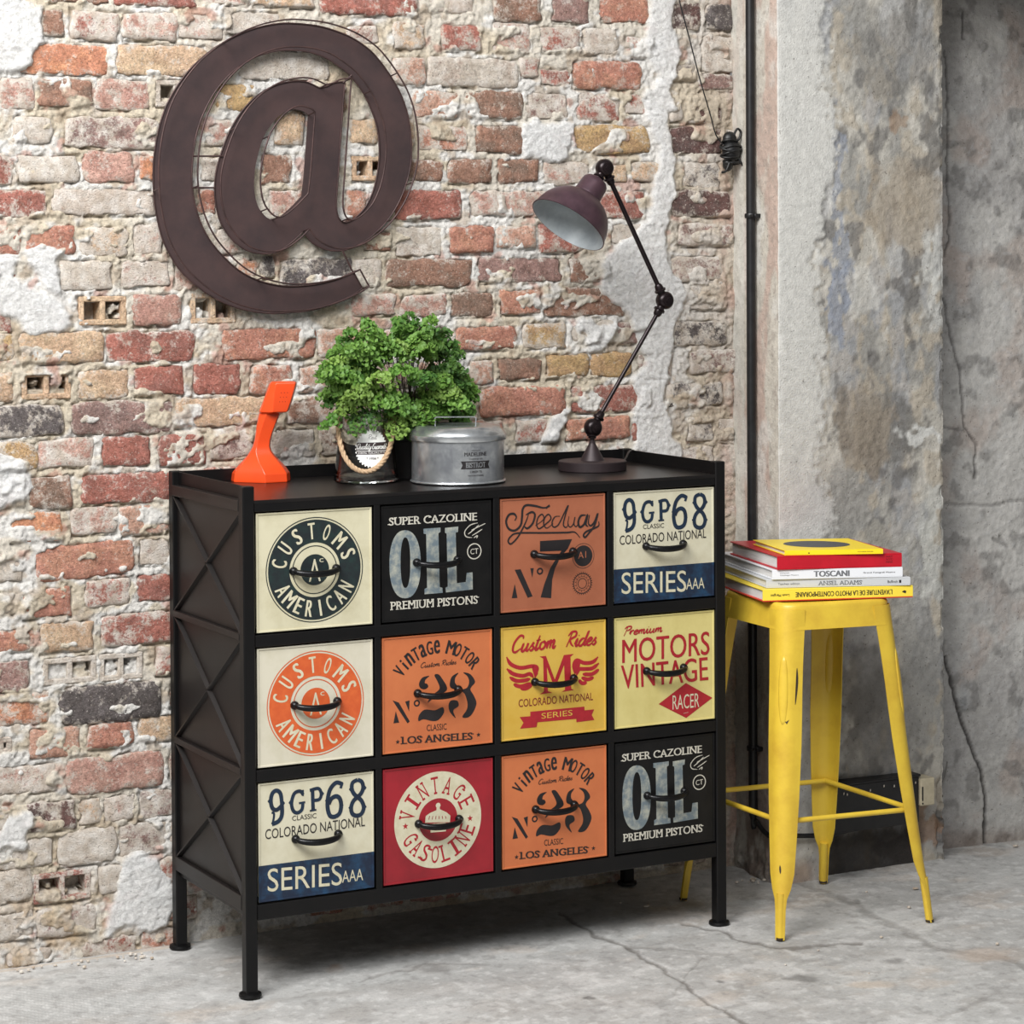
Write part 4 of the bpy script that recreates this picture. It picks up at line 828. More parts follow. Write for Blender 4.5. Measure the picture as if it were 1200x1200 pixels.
for r in range(3):
    for c in range(4):
        k = lay[r][c]; x0 = DX0 + c * DPC; z1 = DZ0 - r * DPR; x1 = x0 + DW; z0 = z1 - DH; cx, cz = (x0 + x1) / 2, (z0 + z1) / 2
        b_ = MB(); b_.box((x0, 0, z0), (x1, .0016, z1))
        b_.box((x0 + .006, .0016, z0 + .006), (x1 - .006, .30, z1 - .02))
        lw, pr = .0034, .0016                                     # folded rim standing proud of the face
        for (a0, b0), (a1, b1) in (((x0, z0), (x0 + lw, z1)), ((x1 - lw, z0), (x1, z1)), ((x0 + lw, z0), (x1 - lw, z0 + lw)), ((x0 + lw, z1 - lw), (x1 - lw, z1))):
            zs2 = cz - .0405
            if k == 'series' and b0 < zs2 < b1: b_.cbox((a0, -pr, b0), (a1, .0008, zs2), .0006, 1); b_.cbox((a0, -pr, zs2), (a1, .0008, b1), .0006)
            else: b_.cbox((a0, -pr, b0), (a1, .0008, b1), .0006, 1 if k == 'series' and b1 < zs2 else 0)
        dr = b_.build('drawer', [BASE[k], K['navyb']], cab, loc=(cx, 0, cz)); tag(dr, DLAB[k])
        pr_ = DES[k].build('printed_lettering', lambda x, y, h_: (cx + x, -h_, cz + y), dr)
        hb = MB(); hc = cz - .0005 if k != 'x' else cz; hl = .041
        pts = cr([(cx - hl, -.004, hc), (cx - hl + .004, -.013, hc - .0015), (cx - .022, -.021, hc - .004), (cx, -.024, hc - .005), (cx + .022, -.021, hc - .004), (cx + hl - .004, -.013, hc - .0015), (cx + hl, -.004, hc)], 5)
        R = [.0042 + .0018 * math.sin(PI * i / (len(pts) - 1)) for i in range(len(pts))]; hb.tube(pts, R, 10)
        for s_ in (-1, 1): hb.lathe([(0, .010), (.0035, .0095), (.0065, .007), (.0078, .003), (.0078, 0), (0, 0)], (cx + s_ * hl, -.0002, hc), 18, axis=(0, -1, 0))
        hb.build('handle', M['handle'], dr, True, angle=50)

# ================================================================== MARQUEE @ SIGN
YS = YW - .022
outer = [(414, 318.5, 1), (424.5, 338, 1), (414, 345), (391, 355.5), (365, 363.5), (338, 366.5), (312, 367), (286, 363), (262.5, 355), (236.6, 340), (212.5, 318.7), (198.3, 297.5), (188.4, 274.8), (181.3, 240.8), (179.2, 208), (180.6, 180), (187, 146), (198.3, 116.2), (216.7, 87.9), (236, 68),
         (260.7, 50.2), (293.2, 34.8), (325.8, 27.6), (351, 27.8), (376.7, 31.3), (400.8, 39), (417.8, 47.5), (434, 59.5), (446, 73), (457.5, 89.3), (468.8, 109.2), (477.3, 133.2), (481.2, 158.8), (482, 180), (480.5, 196), (475.3, 217), (466.6, 238.3), (452.5, 260), (435, 277), (417.5, 288.5), (400, 293.8), (382.5, 292.8), (365, 284), (355.2, 271, 1),
         (343, 283), (326, 294.5), (309, 297.5), (292, 294.5), (278, 286.5), (265, 272.5), (256.5, 256), (252.2, 236), (251.3, 216), (254, 196), (260.7, 174), (269.2, 153), (281.9, 132), (297.5, 115), (314.5, 103.5), (330, 97.5), (346, 95), (360, 96.5), (374, 103, 1), (383, 101), (391, 97), (404, 95.5, 1),
         (402, 118), (400.8, 137.5), (398.5, 170), (395.8, 210), (393.9, 238), (395.5, 252), (400, 259.3), (407, 260.3), (417.5, 254), (429, 241), (437.5, 222), (442.5, 200), (444.3, 176), (441.9, 150), (435.5, 130.4), (426.3, 110.5), (412.2, 91), (398, 78.8), (379.6, 67), (358.3, 60.5), (333, 58.9), (311.7, 62.5), (291, 71),
         (269.2, 87), (251.5, 108), (238.5, 132), (230.5, 155), (226, 182), (224.5, 209), (227, 233), (233.8, 257.8), (245, 280.5), (262, 301), (280.5, 317.3), (301, 328), (325, 334.3), (348, 335.4), (373.8, 332.4), (396, 326.5)]
hole = [(355.5, 130.5), (361.5, 135, 1), (359.7, 158.7), (358, 182), (356.3, 205), (353.4, 230, 1), (341, 243), (328, 254), (319, 257.5), (310.5, 253), (302, 240.8), (298.2, 223.8), (298.2, 205), (301, 187), (308, 163), (316.5, 148), (328, 135), (342, 128)]
def smooth_loop(L, sub=4):
    pts = [np.array(p[:2], float) for p in L]; n = len(pts); sh = [len(p) > 2 for p in L]; out = []
    for i in range(n):
        p1, p2 = pts[i], pts[(i + 1) % n]; p0 = p1 if sh[i] else pts[i - 1]; p3 = p2 if sh[(i + 1) % n] else pts[(i + 2) % n]
        for k in range(sub):
            t = k / sub; out.append(.5 * ((2 * p1) + (-p0 + p2) * t + (2 * p0 - 5 * p1 + 4 * p2 - p3) * t * t + (-p0 + 3 * p1 - 3 * p2 + p3) * t ** 3))
    return out
LO = [pY(p[0], p[1], YS) for p in smooth_loop(outer)]; LH = [pY(p[0], p[1], YS) for p in smooth_loop(hole)]
sg = empty('at_sign', (float(pY(330, 200, YS)[0]), YW, float(pY(330, 200, YS)[2])), 'large dark brown metal @ sign with raised wire outline on the brick wall', 'wall sign')
allp = LO + LH; tr_ = tessellate_polygon([[Vector((p[0], p[2], 0)) for p in LO], [Vector((p[0], p[2], 0)) for p in LH]])
n = len(allp); V = [(p[0], YS, p[2]) for p in allp] + [(p[0], YS + .003, p[2]) for p in allp]; Fc = [tuple(t) for t in tr_] + [tuple(reversed([i + n for i in t])) for t in tr_]
for base, L in ((0, len(LO)), (len(LO), len(LH))):
    for i in range(L): a, b2 = base + i, base + (i + 1) % L; Fc.append((a, b2, b2 + n, a + n))
obj('back_plate', V, Fc, M['sign'], sg)
WD, WZ = .032, .0045
for lp in (LO, LH): MB().tube([(p[0], YS - WD, p[2] + WZ) for p in lp], .0017, 6, closed=True).build('wire_outline', M['wire'], sg, True)
MB().tube([(p[0], YS - .001, p[2]) for p in LO], .0015, 6, closed=True).build('wire_outline', M['wire'], sg, True)
def near(L, x, y):
    q = pY(x, y, YS); return min(L, key=lambda p: (p[0] - q[0]) ** 2 + (p[2] - q[2]) ** 2)
for x, y in ((260, 50), (281, 77), (443, 110) if False else (426, 111), (457, 90), (375, 103), (404, 96), (270, 152), (308, 163), (226, 220), (181, 225), (476, 215), (400, 259), (307, 248), (355, 271), (301, 328), (424, 338), (414, 319), (318, 257), (361, 135), (453, 260)):
    p = near(LO + LH, x, y); MB().tube([(p[0], YS + .001, p[2]), (p[0], YS - WD, p[2] + WZ)], .0013, 6).build('spacer_rod', M['wire'], sg)
for (xa, ya), (xb, yb) in (((226, 183), (261, 183)), ((225, 220), (252, 220)), ((401, 293), (414, 320)), ((402, 97), (412, 88))):
    A = pY(xa, ya, YS - .002); B = pY(xb, yb, YS - .002); MB().tube([A, B], .0018, 6).build('tie_rod', M['wire'], sg)

# ================================================================== things on the cabinet
ZTOP = .8722
def footing(px, py, rad, z=ZTOP):
    """centre on a horizontal plane of a round foot whose front edge shows at (px, py)"""
    P = pZ(px, py, z); return P + DEEP * rad
# ---- desk lamp
m_ = mpp(pZ(695, 554, ZTOP)); rb = 40.5 * m_; LB = footing(695.5, 554.5, rb)
lamp = empty('desk_lamp', (LB[0], LB[1], ZTOP), 'tall dark bronze jointed desk lamp with aubergine dome shade', 'lamp')
MB().lathe([(0, 0), (rb - .001, 0), (rb, .001), (rb, .0175), (rb - .0015, .019), (.02, .0195), (0, .0195)], (LB[0], LB[1], ZTOP + .0002), 56).build('base', M['lampbase'], lamp, True, angle=40)
at = lambda px, py: pY(px, py, LB[1])
J1, J2, J3 = at(695, 501), at(779, 352), at(708.5, 197)
zc = ZTOP + .0195
MB().lathe([(.0235, 0), (.023, .001), (.0225, .003), (.008, .030), (.0065, .033), (.0065, .036), (.0045, .038), (.0045, .044), (0, .044)], (LB[0], LB[1], zc), 32).build('cone', M['lampbase'], lamp, True, angle=40)
mp = mpp(J2)
def joint(J, dirs, R):
    b_ = MB()
    b_.lathe([(0, -R * .75), (R * .55, -R * .75), (R * .8, -R * .62), (R, -R * .3), (R, R * .3), (R * .8, R * .62), (R * .55, R * .75), (0, R * .75)], J, 28, axis=(0, 1, 0))
    b_.lathe([(R * .62, 0), (R * .62, R * .12), (R * .3, R * .2), (0, R * .2)], J + np.array([0, -R * .72, 0]), 20, axis=(0, -1, 0)); b_.lathe([(R * .36, 0), (R * .36, R * .22), (0, R * .28)], J + np.array([0, -R * .8, 0]), 6, axis=(0, -1, 0))
    for d in dirs:
        d = d / np.linalg.norm(d)
        b_.lathe([(R * .5, R * .7), (R * .42, R * 1.1), (R * .62, R * 1.15), (R * .66, R * 1.35), (R * .5, R * 1.42), (R * .42, R * 1.9), (R * .3, R * 2.05), (0, R * 2.05)], J, 18, axis=d)
    return b_.build('joint', M['lampdark'], lamp, True, angle=35)
RJ = 10.5 * mp
b_ = MB(); b_.lathe([(RJ * .45, 0), (RJ * .45, .004), (RJ * .62, .005), (RJ * .62, .010), (RJ * .4, .012)], (LB[0], LB[1], zc + .043), 20); b_.build('collar', M['lampdark'], lamp, True, angle=40)
joint(J1, [J2 - J1], RJ); joint(J2, [J1 - J2, J3 - J2], RJ)
MB().tube([J1, J2], .0042, 14).build('arm', M['lampdark'], lamp, True, angle=50); MB().tube([J2, J3], .0048, 14).build('arm', M['lampdark'], lamp, True, angle=50)
UPV = np.array(_u2); RV = np.array(_r2); TV = -np.array(_fw)
ax = RV * (-.54 * .94) + UPV * (-.84 * .94) + TV * .33; ax /= np.linalg.norm(ax)
joint(J3, [J2 - J3, ax], RJ)
m3 = mpp(J3); NK = J3 + ax * (17 * m3)            # start of the neck
s_ = m3 * 1.0
prof = [(0, 0), (9, 0), (13, 2), (15.5, 5), (16.2, 9), (16.6, 20), (17.5, 24), (17.5, 26), (22, 28), (30, 33), (37, 40), (42, 48), (45.2, 57), (46.5, 64), (47.6, 66), (48.2, 68)]
pin = [(47.0, 68.2), (45.6, 64), (44.2, 57), (41, 48.5), (36, 41), (29, 34.5), (20, 30), (0, 28.5)]
MB().lathe([(r * s_, h * s_) for r, h in prof], NK, 56, axis=ax).lathe([(48.2 * s_, 68 * s_), (47.0 * s_, 68.2 * s_)], NK, 56, axis=ax).build('lamp_shade', M['lamp'], lamp, True, angle=50)
inn = MB().lathe([(r * s_, h * s_) for r, h in pin], NK, 56, axis=ax).build('shade_lining', M['lampin'], lamp, True); tag(inn, 'pale grey inside of the shade')
MB().lathe([(0, 30), (9, 31), (9, 44), (7, 45), (0, 45)][::1] and [(9 * s_, 29 * s_), (9 * s_, 40 * s_), (7 * s_, 41 * s_), (0, 41 * s_)], NK, 20, axis=ax).build('bulb_socket', M['lampin'], lamp, True, angle=40)
cp = [(LB[0] + rb * .9, LB[1] + .01, ZTOP + .006)] + [pZ(*q) for q in ((742, 541, ZTOP + .012), (760, 535, ZTOP + .02))] + [(float(pY(771, 534, DEP - .01)[0]), DEP - .012, ZTOP + .024), (float(pY(782, 541, DEP - .01)[0]), DEP - .02, ZTOP + .006), (.93, DEP - .03, ZTOP + .003)]
cp = [(LB[0] + rb * .95, LB[1] + .01, ZTOP + .006), (LB[0] + rb + .03, LB[1] + .04, ZTOP + .013), (LB[0] + rb + .07, LB[1] + .09, ZTOP + .024), (LB[0] + rb + .095, DEP - .04, ZTOP + .022), (LB[0] + rb + .11, DEP - .03, ZTOP + .004)]
MB().tube(cr(cp, 6), .0022, 8).build('cord', M['black'], lamp, True)

# ---- tin box
mt = mpp(pZ(536, 569, ZTOP)); rt = 56.5 * mt; TB = footing(535.5, 570, rt)
tin = empty('tin_box', (TB[0], TB[1], ZTOP), 'round galvanised tin box with lid and bistrot label beside the glass vase', 'tin')
hb_ = 53 * mt
MB().lathe([(0, .001), (rt - .002, .001), (rt, .002), (rt + .0008, .0035), (rt, .005), (rt - .0022, .006), (rt - .0022, hb_ - .004), (rt - .001, hb_ - .003), (rt - .001, hb_), (0, hb_)], (TB[0], TB[1], ZTOP), 72).build('body', M['tin'], tin, True, angle=35)
MB().lathe([(rt - .003, hb_ - .003), (rt + .0012, hb_ - .003), (rt + .002, hb_ - .001), (rt + .002, hb_ + .007), (rt + .0005, hb_ + .009), (rt - .0005, hb_ + .0115), (rt - .010, hb_ + .0215), (rt - .016, hb_ + .0235), (rt - .05, hb_ + .0225), (0, hb_ + .022)], (TB[0], TB[1], ZTOP), 72).build('lid', M['tinlid'], tin, True, angle=30)
hz = ZTOP + hb_ + .022; hx0 = -27 * mt; hx1 = 22 * mt
hv = MB(); RR = RIGHT * 1.0
def hp(r, d, z): q = TB + RR * r + DEEP * d; return (q[0], q[1], z)
wd_ = .008
def strap(pts):
    V = []
    for (r, z) in pts: V += [hp(r, -wd_, z), hp(r, wd_, z)]
    return V
prf = [(hx0, hz - .001), (hx0 - .001, hz + .015), (hx0 + .002, hz + .0175), (hx1 - .002, hz + .0175), (hx1 + .001, hz + .015), (hx1, hz - .001)]
top_ = prf; inn_ = [(hx0 + .0018, hz - .001), (hx0 + .0012, hz + .0145), (hx0 + .003, hz + .0158), (hx1 - .003, hz + .0158), (hx1 - .0012, hz + .0145), (hx1 - .0018, hz - .001)]
secs = [[hp(top_[i][0], -wd_, top_[i][1]), hp(top_[i][0], wd_, top_[i][1]), hp(inn_[i][0], wd_, inn_[i][1]), hp(inn_[i][0], -wd_, inn_[i][1])] for i in range(6)]
hv.loft(secs).build('handle', M['tinlid'], tin)
# label wrapped on the cylinder: x = arc length from the label's centre
LPH = math.atan2(*((-DEEP * math.cos(.42) + RIGHT * math.sin(.42))[[1, 0]]))
P = Print([K['ink'], M['tin']])
P.poly([(-.030, -.0072), (-.026, -.0072), (-.026, -.0072), (.0255, -.0072), (.030, -.0072), (.0265, 0), (.030, .0072), (-.030, .0072), (-.0265, 0)], 0, 1)
P.text('BISTROT', (-.020, -.0048), (.020, -.0048), (-.020, .0050), 1, 2, bold=.02, serif=True).text('MADELEINE', (-.023, .0165), (.023, .0165), (-.023, .0235), 0, 1, bold=.02).text('- SPECIALITE -', (-.011, .0255), (.011, .0255), (-.011, .0275), 0, 1)
P.script('Grand', (-.007, .0105), (.007, .0105), .0016, .0006, 0) if 'G' in SC and False else None
P.text('CUISINE DE', (-.014, .0098), (.014, .0098), (-.014, .0125), 0, 1).text('LIBERTE', (-.012, -.0145), (.012, -.0145), (-.012, -.0105), 0, 1).text('MAISON FONDEE', (-.016, -.021), (.016, -.021), (-.016, -.018), 0, 1)
def subdiv(P, mx=.004):
    out = []
    for V, Fc, c, lay in P.P:
        V = [tuple(v) for v in V]; Fc = [tuple(f) for f in Fc]; Q = []
        for f in Fc:
            for k in range(1, len(f) - 1): Q.append((V[f[0]], V[f[k]], V[f[k + 1]]))
        st = Q; R = []
        while st:
            t = st.pop(); d = [abs(t[i][0] - t[(i + 1) % 3][0]) for i in range(3)]; j = d.index(max(d))
            if d[j] > mx:
                a, b3, c3 = t[j], t[(j + 1) % 3], t[(j + 2) % 3]; mm = ((a[0] + b3[0]) / 2, (a[1] + b3[1]) / 2); st += [(a, mm, c3), (mm, b3, c3)]
            else: R.append(t)
        out.append(([p for t in R for p in t], [(3 * i, 3 * i + 1, 3 * i + 2) for i in range(len(R))], c, lay))
    P.P = out
subdiv(P)
lz = ZTOP + hb_ * .46
P.build('label_print', lambda x, y, h_: (TB[0] + (rt - .0022 + h_) * math.cos(LPH + x / rt), TB[1] + (rt - .0022 + h_) * math.sin(LPH + x / rt), lz + y), tin)

# ---- glass vase with rope
mv = mpp(pZ(427, 567, ZTOP)); rv = 38.5 * mv; VB = footing(427, 568.5, rv)
vase = empty('glass_vase', (VB[0], VB[1], ZTOP), 'clear conical glass vase with rope handle and round white emblem', 'vase')
hv_ = 84 * mv; rtop = 29 * mv
MB().lathe([(0, .0008), (rv - .004, .0008), (rv, .004), (rv - .001, .012), (rtop + .001, hv_ - .006), (rtop + .0005, hv_ - .003), (rtop + .006, hv_), (rtop + .0055, hv_ + .001), (rtop - .001, hv_ - .001), (rtop - .0022, hv_ - .007), (rv - .0045, .014), (rv - .007, .0075), (0, .007)], (VB[0], VB[1], ZTOP), 64).build('body', M['glass'], vase, True, angle=50)
def vr(z): t = (z - .012) / (hv_ - .018); return rv - .001 + (rtop + .001 - rv + .001) * min(max(t, 0), 1)
def onv(ang, z, off): r = vr(z) + off; d = RIGHT * math.sin(ang) - DEEP * math.cos(ang); q = VB + d * r; return (q[0], q[1], ZTOP + z)
rp = []; kk = 60
for i in range(kk + 1):
    t = i / kk; a = -1.25 + 2.6 * t; z = hv_ * .90 - hv_ * .73 * math.sin(PI * t) ** .85 * (1 - .05 * t); rp.append(onv(a, z, .005))
rope = MB()
for k in range(3):
    pts = []
    for i, p in enumerate(rp):
        p = np.array(p); t_ = np.array(rp[min(i + 1, kk)]) - np.array(rp[max(i - 1, 0)]); t_ = t_ / np.linalg.norm(t_); s1 = np.cross(t_, [0, 0, 1.]); s1 /= np.linalg.norm(s1) + 1e-9; s2 = np.cross(t_, s1); a = i * .85 + k * 2 * PI / 3; pts.append(p + (s1 * math.cos(a) + s2 * math.sin(a)) * .0024)
    rope.tube(cr(pts, 2), .0029, 7)
for p in (rp[0], rp[-1]): rope.sphere(p, .0055, 10)
rope.build('rope_handle', M['rope'], vase, True)
P = Print([mat('emblem_white', (232, 232, 228), .5), mat('emblem_dark', (52, 40, 40), .5)]); re_ = 22.5 * mv; c0 = (0, 0); n_ = 34
P.poly([((re_ if i % 4 in (0, 1) else re_ * .92) * math.cos(2 * PI * i / (n_ * 4)), (re_ if i % 4 in (0, 1) else re_ * .92) * math.sin(2 * PI * i / (n_ * 4))) for i in range(n_ * 4)], 0, 1)
P.poly([(-re_ * .9, re_ * .32), (re_ * .9, re_ * .32), (re_ * .96, -re_ * .10), (-re_ * .96, -re_ * .10)], 1, 2).poly([(-re_ * .93, -re_ * .13), (re_ * .93, -re_ * .13), (re_ * .88, -re_ * .30), (-re_ * .88, -re_ * .30)], 1, 2)
P.script('Quality', (-re_ * .92, -re_ * .02), (-re_ * .08, -re_ * .02), re_ * .15, .0012, 0, 3).script('Guarante', (-re_ * .02, -re_ * .02), (re_ * .88, -re_ * .02), re_ * .15, .0012, 0, 3).script('Best', (-re_ * .28, re_ * .48), (re_ * .28, re_ * .48), re_ * .12, .0007, 1, 3) if 'B' in SC else None
P.text('100% QUALITY', (-re_ * .8, -re_ * .28), (re_ * .8, -re_ * .28), (-re_ * .8, -re_ * .16), 0, 3).text('* 1956 *', (-re_ * .35, -re_ * .56), (re_ * .35, -re_ * .56), (-re_ * .35, -re_ * .44), 1, 3, bold=.02)
subdiv(P, .003); EA = .27
P.build('emblem', lambda x, y, h_: onv(EA + x / rv, 42 * mv + y, .0006 + h_), vase)

# ---- fern in a dark pot behind the vase
PB = pZ(484, 556, ZTOP) + DEEP * .02; PB = np.array([float(pY(478, 540, .245)[0]), .245, ZTOP])
fern = empty('potted_fern', (PB[0], PB[1], ZTOP), 'bushy green maidenhair fern in a dark pot behind vase and tin', 'plant')
MB().lathe([(0, 0), (.036, 0), (.038, .003), (.046, .072), (.049, .074), (.049, .085), (.045, .085), (.044, .072), (0, .072)], PB, 40).build('pot', M['pot'], fern, True, angle=40)
MB().lathe([(.044, .0722), (.02, .078), (0, .079)], PB, 24).build('soil', M['soil'], fern, True)
rf = random.Random(21); O = PB + np.array([0, 0, .075])
def leaf_fan(mb, c, up, side, s):
    """small fan-shaped leaflet, 5 points"""
    n_ = np.cross(side, up); pts = [c]
    for a, r in ((-62, .85), (-38, 1.0), (-12, .93), (12, 1.02), (38, .94), (62, .85)):
        a = math.radians(a); pts.append(c + (up * math.cos(a) + side * math.sin(a)) * s * r + n_ * s * .10 * (1 if abs(a) > .5 else -.3))
    mb.add(pts, [(0, k, k + 1) for k in range(1, 6)])
mf = mpp(O); greens = ((92, 138, 62), (78, 124, 56), (112, 154, 72), (66, 110, 52), (100, 144, 62), (132, 164, 80))
targets = []
# tips in pixels (x, y) with a depth offset
for k in range(66):
    for _ in range(50):
        x = rf.uniform(374, 556); y = rf.uniform(368, 512)
        e = ((x - 462) / 92) ** 2 + ((y - 440) / 72) ** 2
        if .30 < e < 1.0 and not (y > 478 and x < 452) and not (x > 515 and y < 395) and not (x < 408 and y < 392) and not (x > 520 and y > 492): break
    targets.append((x, y, rf.uniform(-.10, .09)))
targets += [(400, 478, -.08), (415, 500, -.1), (463, 505, -.12), (466, 480, -.12), (384, 470, -.03), (378, 440, 0), (548, 478, -.02), (555, 462, 0), (530, 400, .02), (505, 372, .0), (480, 368, .03), (430, 374, .02), (410, 385, 0), (395, 405, -.02), (540, 430, 0), (500, 490, -.11), (445, 470, -.12), (520, 480, -.06), (552, 475, -.03), (556, 452, .0), (545, 492, -.04), (538, 470, -.06), (530, 452, -.06), (545, 440, .02), (522, 470, .03), (536, 488, .03), (548, 460, .04), (515, 455, -.08), (525, 430, -.04), (512, 400, -.02), (522, 385, .03), (505, 385, -.04), (390, 420, -.05), (383, 455, -.05), (395, 440, -.08), (400, 395, .03), (380, 495, -.05), (410, 460, -.11), (440, 440, -.12), (470, 430, -.12), (500, 440, -.11), (455, 400, -.08), (490, 400, -.07)]
for (tx, ty, dd) in targets:
    tip = pY(tx, ty, PB[1] + dd); d = tip - O; L = np.linalg.norm(d)
    mid = O + d * .5 + np.array([0, 0, .045 + .15 * max(0, .12 - d[2])]) ; hi = O + d * .8 + np.array([0, 0, .03])
    path = cr([O + np.array([rf.uniform(-.012, .012), rf.uniform(-.012, .012), 0]), mid, hi, tip], 7); lf = MB(); st = MB(); st.tube(path[::2] + [path[-1]], .0007, 4)
    k0 = int(len(path) * .42)
    for i in range(k0, len(path)):
        p = path[i]; t_ = path[min(i + 1, len(path) - 1)] - path[i - 1]; t_ /= np.linalg.norm(t_) + 1e-9
        sd = np.cross(t_, [0, 0, 1.]); sd /= np.linalg.norm(sd) + 1e-9; frac = (i - k0) / max(1, len(path) - k0)
        Ls = .036 * (1 - frac * .75)
        for sgn in (-1, 1):
            d2 = sd * sgn * .8 + t_ * .55 + np.array([0, 0, -.12]) + np.array([rf.gauss(0, .22) for _ in range(3)]); d2 /= np.linalg.norm(d2); nl = max(2, int(Ls / .0062))
            for j in range(nl):
                q = p + d2 * Ls * (j + .6) / nl + np.array([0, 0, -.02 * ((j + 1) / nl) ** 2 * Ls / .036])
                for s2 in (-1, 1):
                    u_ = np.cross(d2, [0, 0, 1.]) * s2 + d2 * .5 + np.array([rf.gauss(0, .35) for _ in range(3)]); u_ /= np.linalg.norm(u_)
                    # leaflets roughly face the light/camera
                    nrm = np.array([-.35, -.75, .55]) + np.array([rf.gauss(0, .45) for _ in range(3)]); s3 = np.cross(u_, nrm); s3 /= np.linalg.norm(s3) + 1e-9
                    leaf_fan(lf, q + u_ * .001, u_, s3, rf.uniform(.0052, .0080))
    g = greens[rf.randrange(6)]; j = rf.uniform(.82, 1.12); fr = st.build('frond', M['stem'], fern, True); le = lf.build('leaflets', M['leaf'], fr); le['kind'] = 'stuff'
    le.color = (*[min(1, v * j) for v in lin(g)], 1)

# ---- orange telephone
pc = lambda px, py: None
PH = pZ(304, 566, ZTOP) + DEEP * .035
ph = empty('retro_telephone', (PH[0], PH[1], ZTOP), 'upright one-piece orange plastic telephone at left end of cabinet top', 'telephone')
mph = mpp(PH); PC = np.array([304., 566.])
# each section: image y, centre x, half-width (px), half-depth (px), depth shift(px), ridge position along the front (-1..1)
def psec(y, cx, hw, hd, ds, ridge, flat=.55):
    # polygon in (right, depth): front ridge corner towards the camera
    pts = [(-1, .15), (-.86, -.45), (ridge, -1), (.93, -.52), (1, .1), (.9, .62), (.35, 1), (-.5, .95), (-.9, .6)]
    out = []
    for r, d in pts: q = PH + RIGHT * ((cx + r * hw - 304) * mph) + DEEP * ((d * hd + ds) * mph); out.append((q[0], q[1], ZTOP + (566 - y) * mph / math.cos(.09)))
    return out
S = [psec(566.3, 303.2, 34.3, 26, 0, .24), psec(565.0, 303.2, 35, 26.5, 0, .24), psec(556, 303.4, 34, 25.5, 0, .22), psec(550, 304.0, 29.3, 22.5, 0, .14), psec(544, 304, 23.6, 18.5, 1, .0), psec(536, 303.6, 16.2, 14, 2, -.2), psec(530, 303.6, 12.2, 11.8, 2.5, -.4), psec(525, 304.2, 10.3, 10.5, 3, -.45), psec(518, 305.6, 9.7, 10, 3, -.45), psec(510, 307.4, 10.2, 9.8, 3, -.4),
     psec(500, 310.0, 11.4, 9.8, 3, -.3), psec(491, 312.8, 12.2, 9.8, 3, -.25), psec(487, 314.2, 12.6, 10, 3, -.2), psec(484.8, 319, 17.0, 13, -1, .0), psec(483, 319.8, 17.5, 13.2, -1, -.02), psec(472, 324.0, 17.2, 13.2, -1, -.2), psec(462, 327.4, 16.8, 13, -1, -.35), psec(454, 330.0, 16.4, 12.6, -1, -.45), psec(451.2, 330.8, 15.8, 12, -1, -.46), psec(449.6, 331.2, 14, 10.5, -1, -.46)]
bodyp = MB().loft(S).build('body', M['phone'], ph)
bv = bodyp.modifiers.new('bevel', 'BEVEL'); bv.width = .0022; bv.segments = 3; bv.limit_method = 'ANGLE'; bv.angle_limit = math.radians(22)
bodyp.data.polygons.foreach_set('use_smooth', np.ones(len(bodyp.data.polygons), bool)); wn = bodyp.modifiers.new('wn', 'WEIGHTED_NORMAL'); wn.keep_sharp = True
# speaker grille dots on the inner face of the earpiece
g_ = MB()
A = np.array(S[17][3]); B = np.array(S[14][3]); A2 = np.array(S[17][2]); B2 = np.array(S[14][2]); nn = np.cross(B - A, A2 - A); nn /= np.linalg.norm(nn); nn = nn if nn @ TV > 0 else -nn
for i in range(3):
    for j in range(3):
        q = A + (B - A) * (.28 + .18 * i); q2 = A2 + (B2 - A2) * (.28 + .18 * i); c_ = q + (q2 - q) * (.3 + .17 * j); g_.lathe([(.0009, 0), (.0009, .0005), (0, .0005)], c_ + nn * .0001, 8, axis=nn)
tag(g_.build('earpiece_holes', mat('phone_dark', (150, 34, 20), .5), ph))
cd = [(float(PH[0]) - .02, float(PH[1]) + .035, ZTOP + .004), (float(PH[0]) - .045, float(PH[1]) + .055, ZTOP + .016), (float(PH[0]) - .07, float(PH[1]) + .07, ZTOP + .024), (float(PH[0]) - .085, float(PH[1]) + .09, ZTOP + .012), (float(PH[0]) - .08, float(PH[1]) + .10, ZTOP + .003)]
MB().tube(cr(cd, 6), .0017, 8).build('cord', M['black'], ph, True)

# ================================================================== YELLOW STOOL
SC_ = np.array([1.137, .012])
FQ = {(-1, -1): (.972, -.153), (1, -1): (1.312, -.188), (1, 1): (1.303, .176), (-1, 1): (.966, .202)}      # corners at the floor
TQ = {(-1, -1): (1.020, -.098), (1, -1): (1.256, -.134), (1, 1): (1.281, .108), (-1, 1): (1.035, .150)}    # corners of the seat
def sr(x, y, z):
    t = z / SH; H = SF + (ST + .004 - SF) * t; u = (x / H + 1) / 2; v = (y / H + 1) / 2; r = []
    for k in (0, 1):
        q = {c: FQ[c][k] * (1 - t) + TQ[c][k] * t for c in FQ}
        r.append((q[(-1, -1)] * (1 - u) + q[(1, -1)] * u) * (1 - v) + (q[(-1, 1)] * (1 - u) + q[(1, 1)] * u) * v)
    return (r[0], r[1])
SH = .626; ST, SF = .128, .1685
stool = empty('metal_stool', (SC_[0], SC_[1], 0), 'yellow sheet-metal bar stool with chipped paint right of the cabinet', 'stool')
def rrect(h, r, n=6):
    P = []
    for cx, cy, a0 in ((h - r, h - r, 0), (-h + r, h - r, 90), (-h + r, -h + r, 180), (h - r, -h + r, 270)):
        for k in range(n + 1): a = math.radians(a0 + 90 * k / n); P.append((cx + r * math.cos(a), cy + r * math.sin(a)))
    return P
def ring_(h, r, z): return [(*sr(x, y, z), z) for x, y in rrect(h, r)]
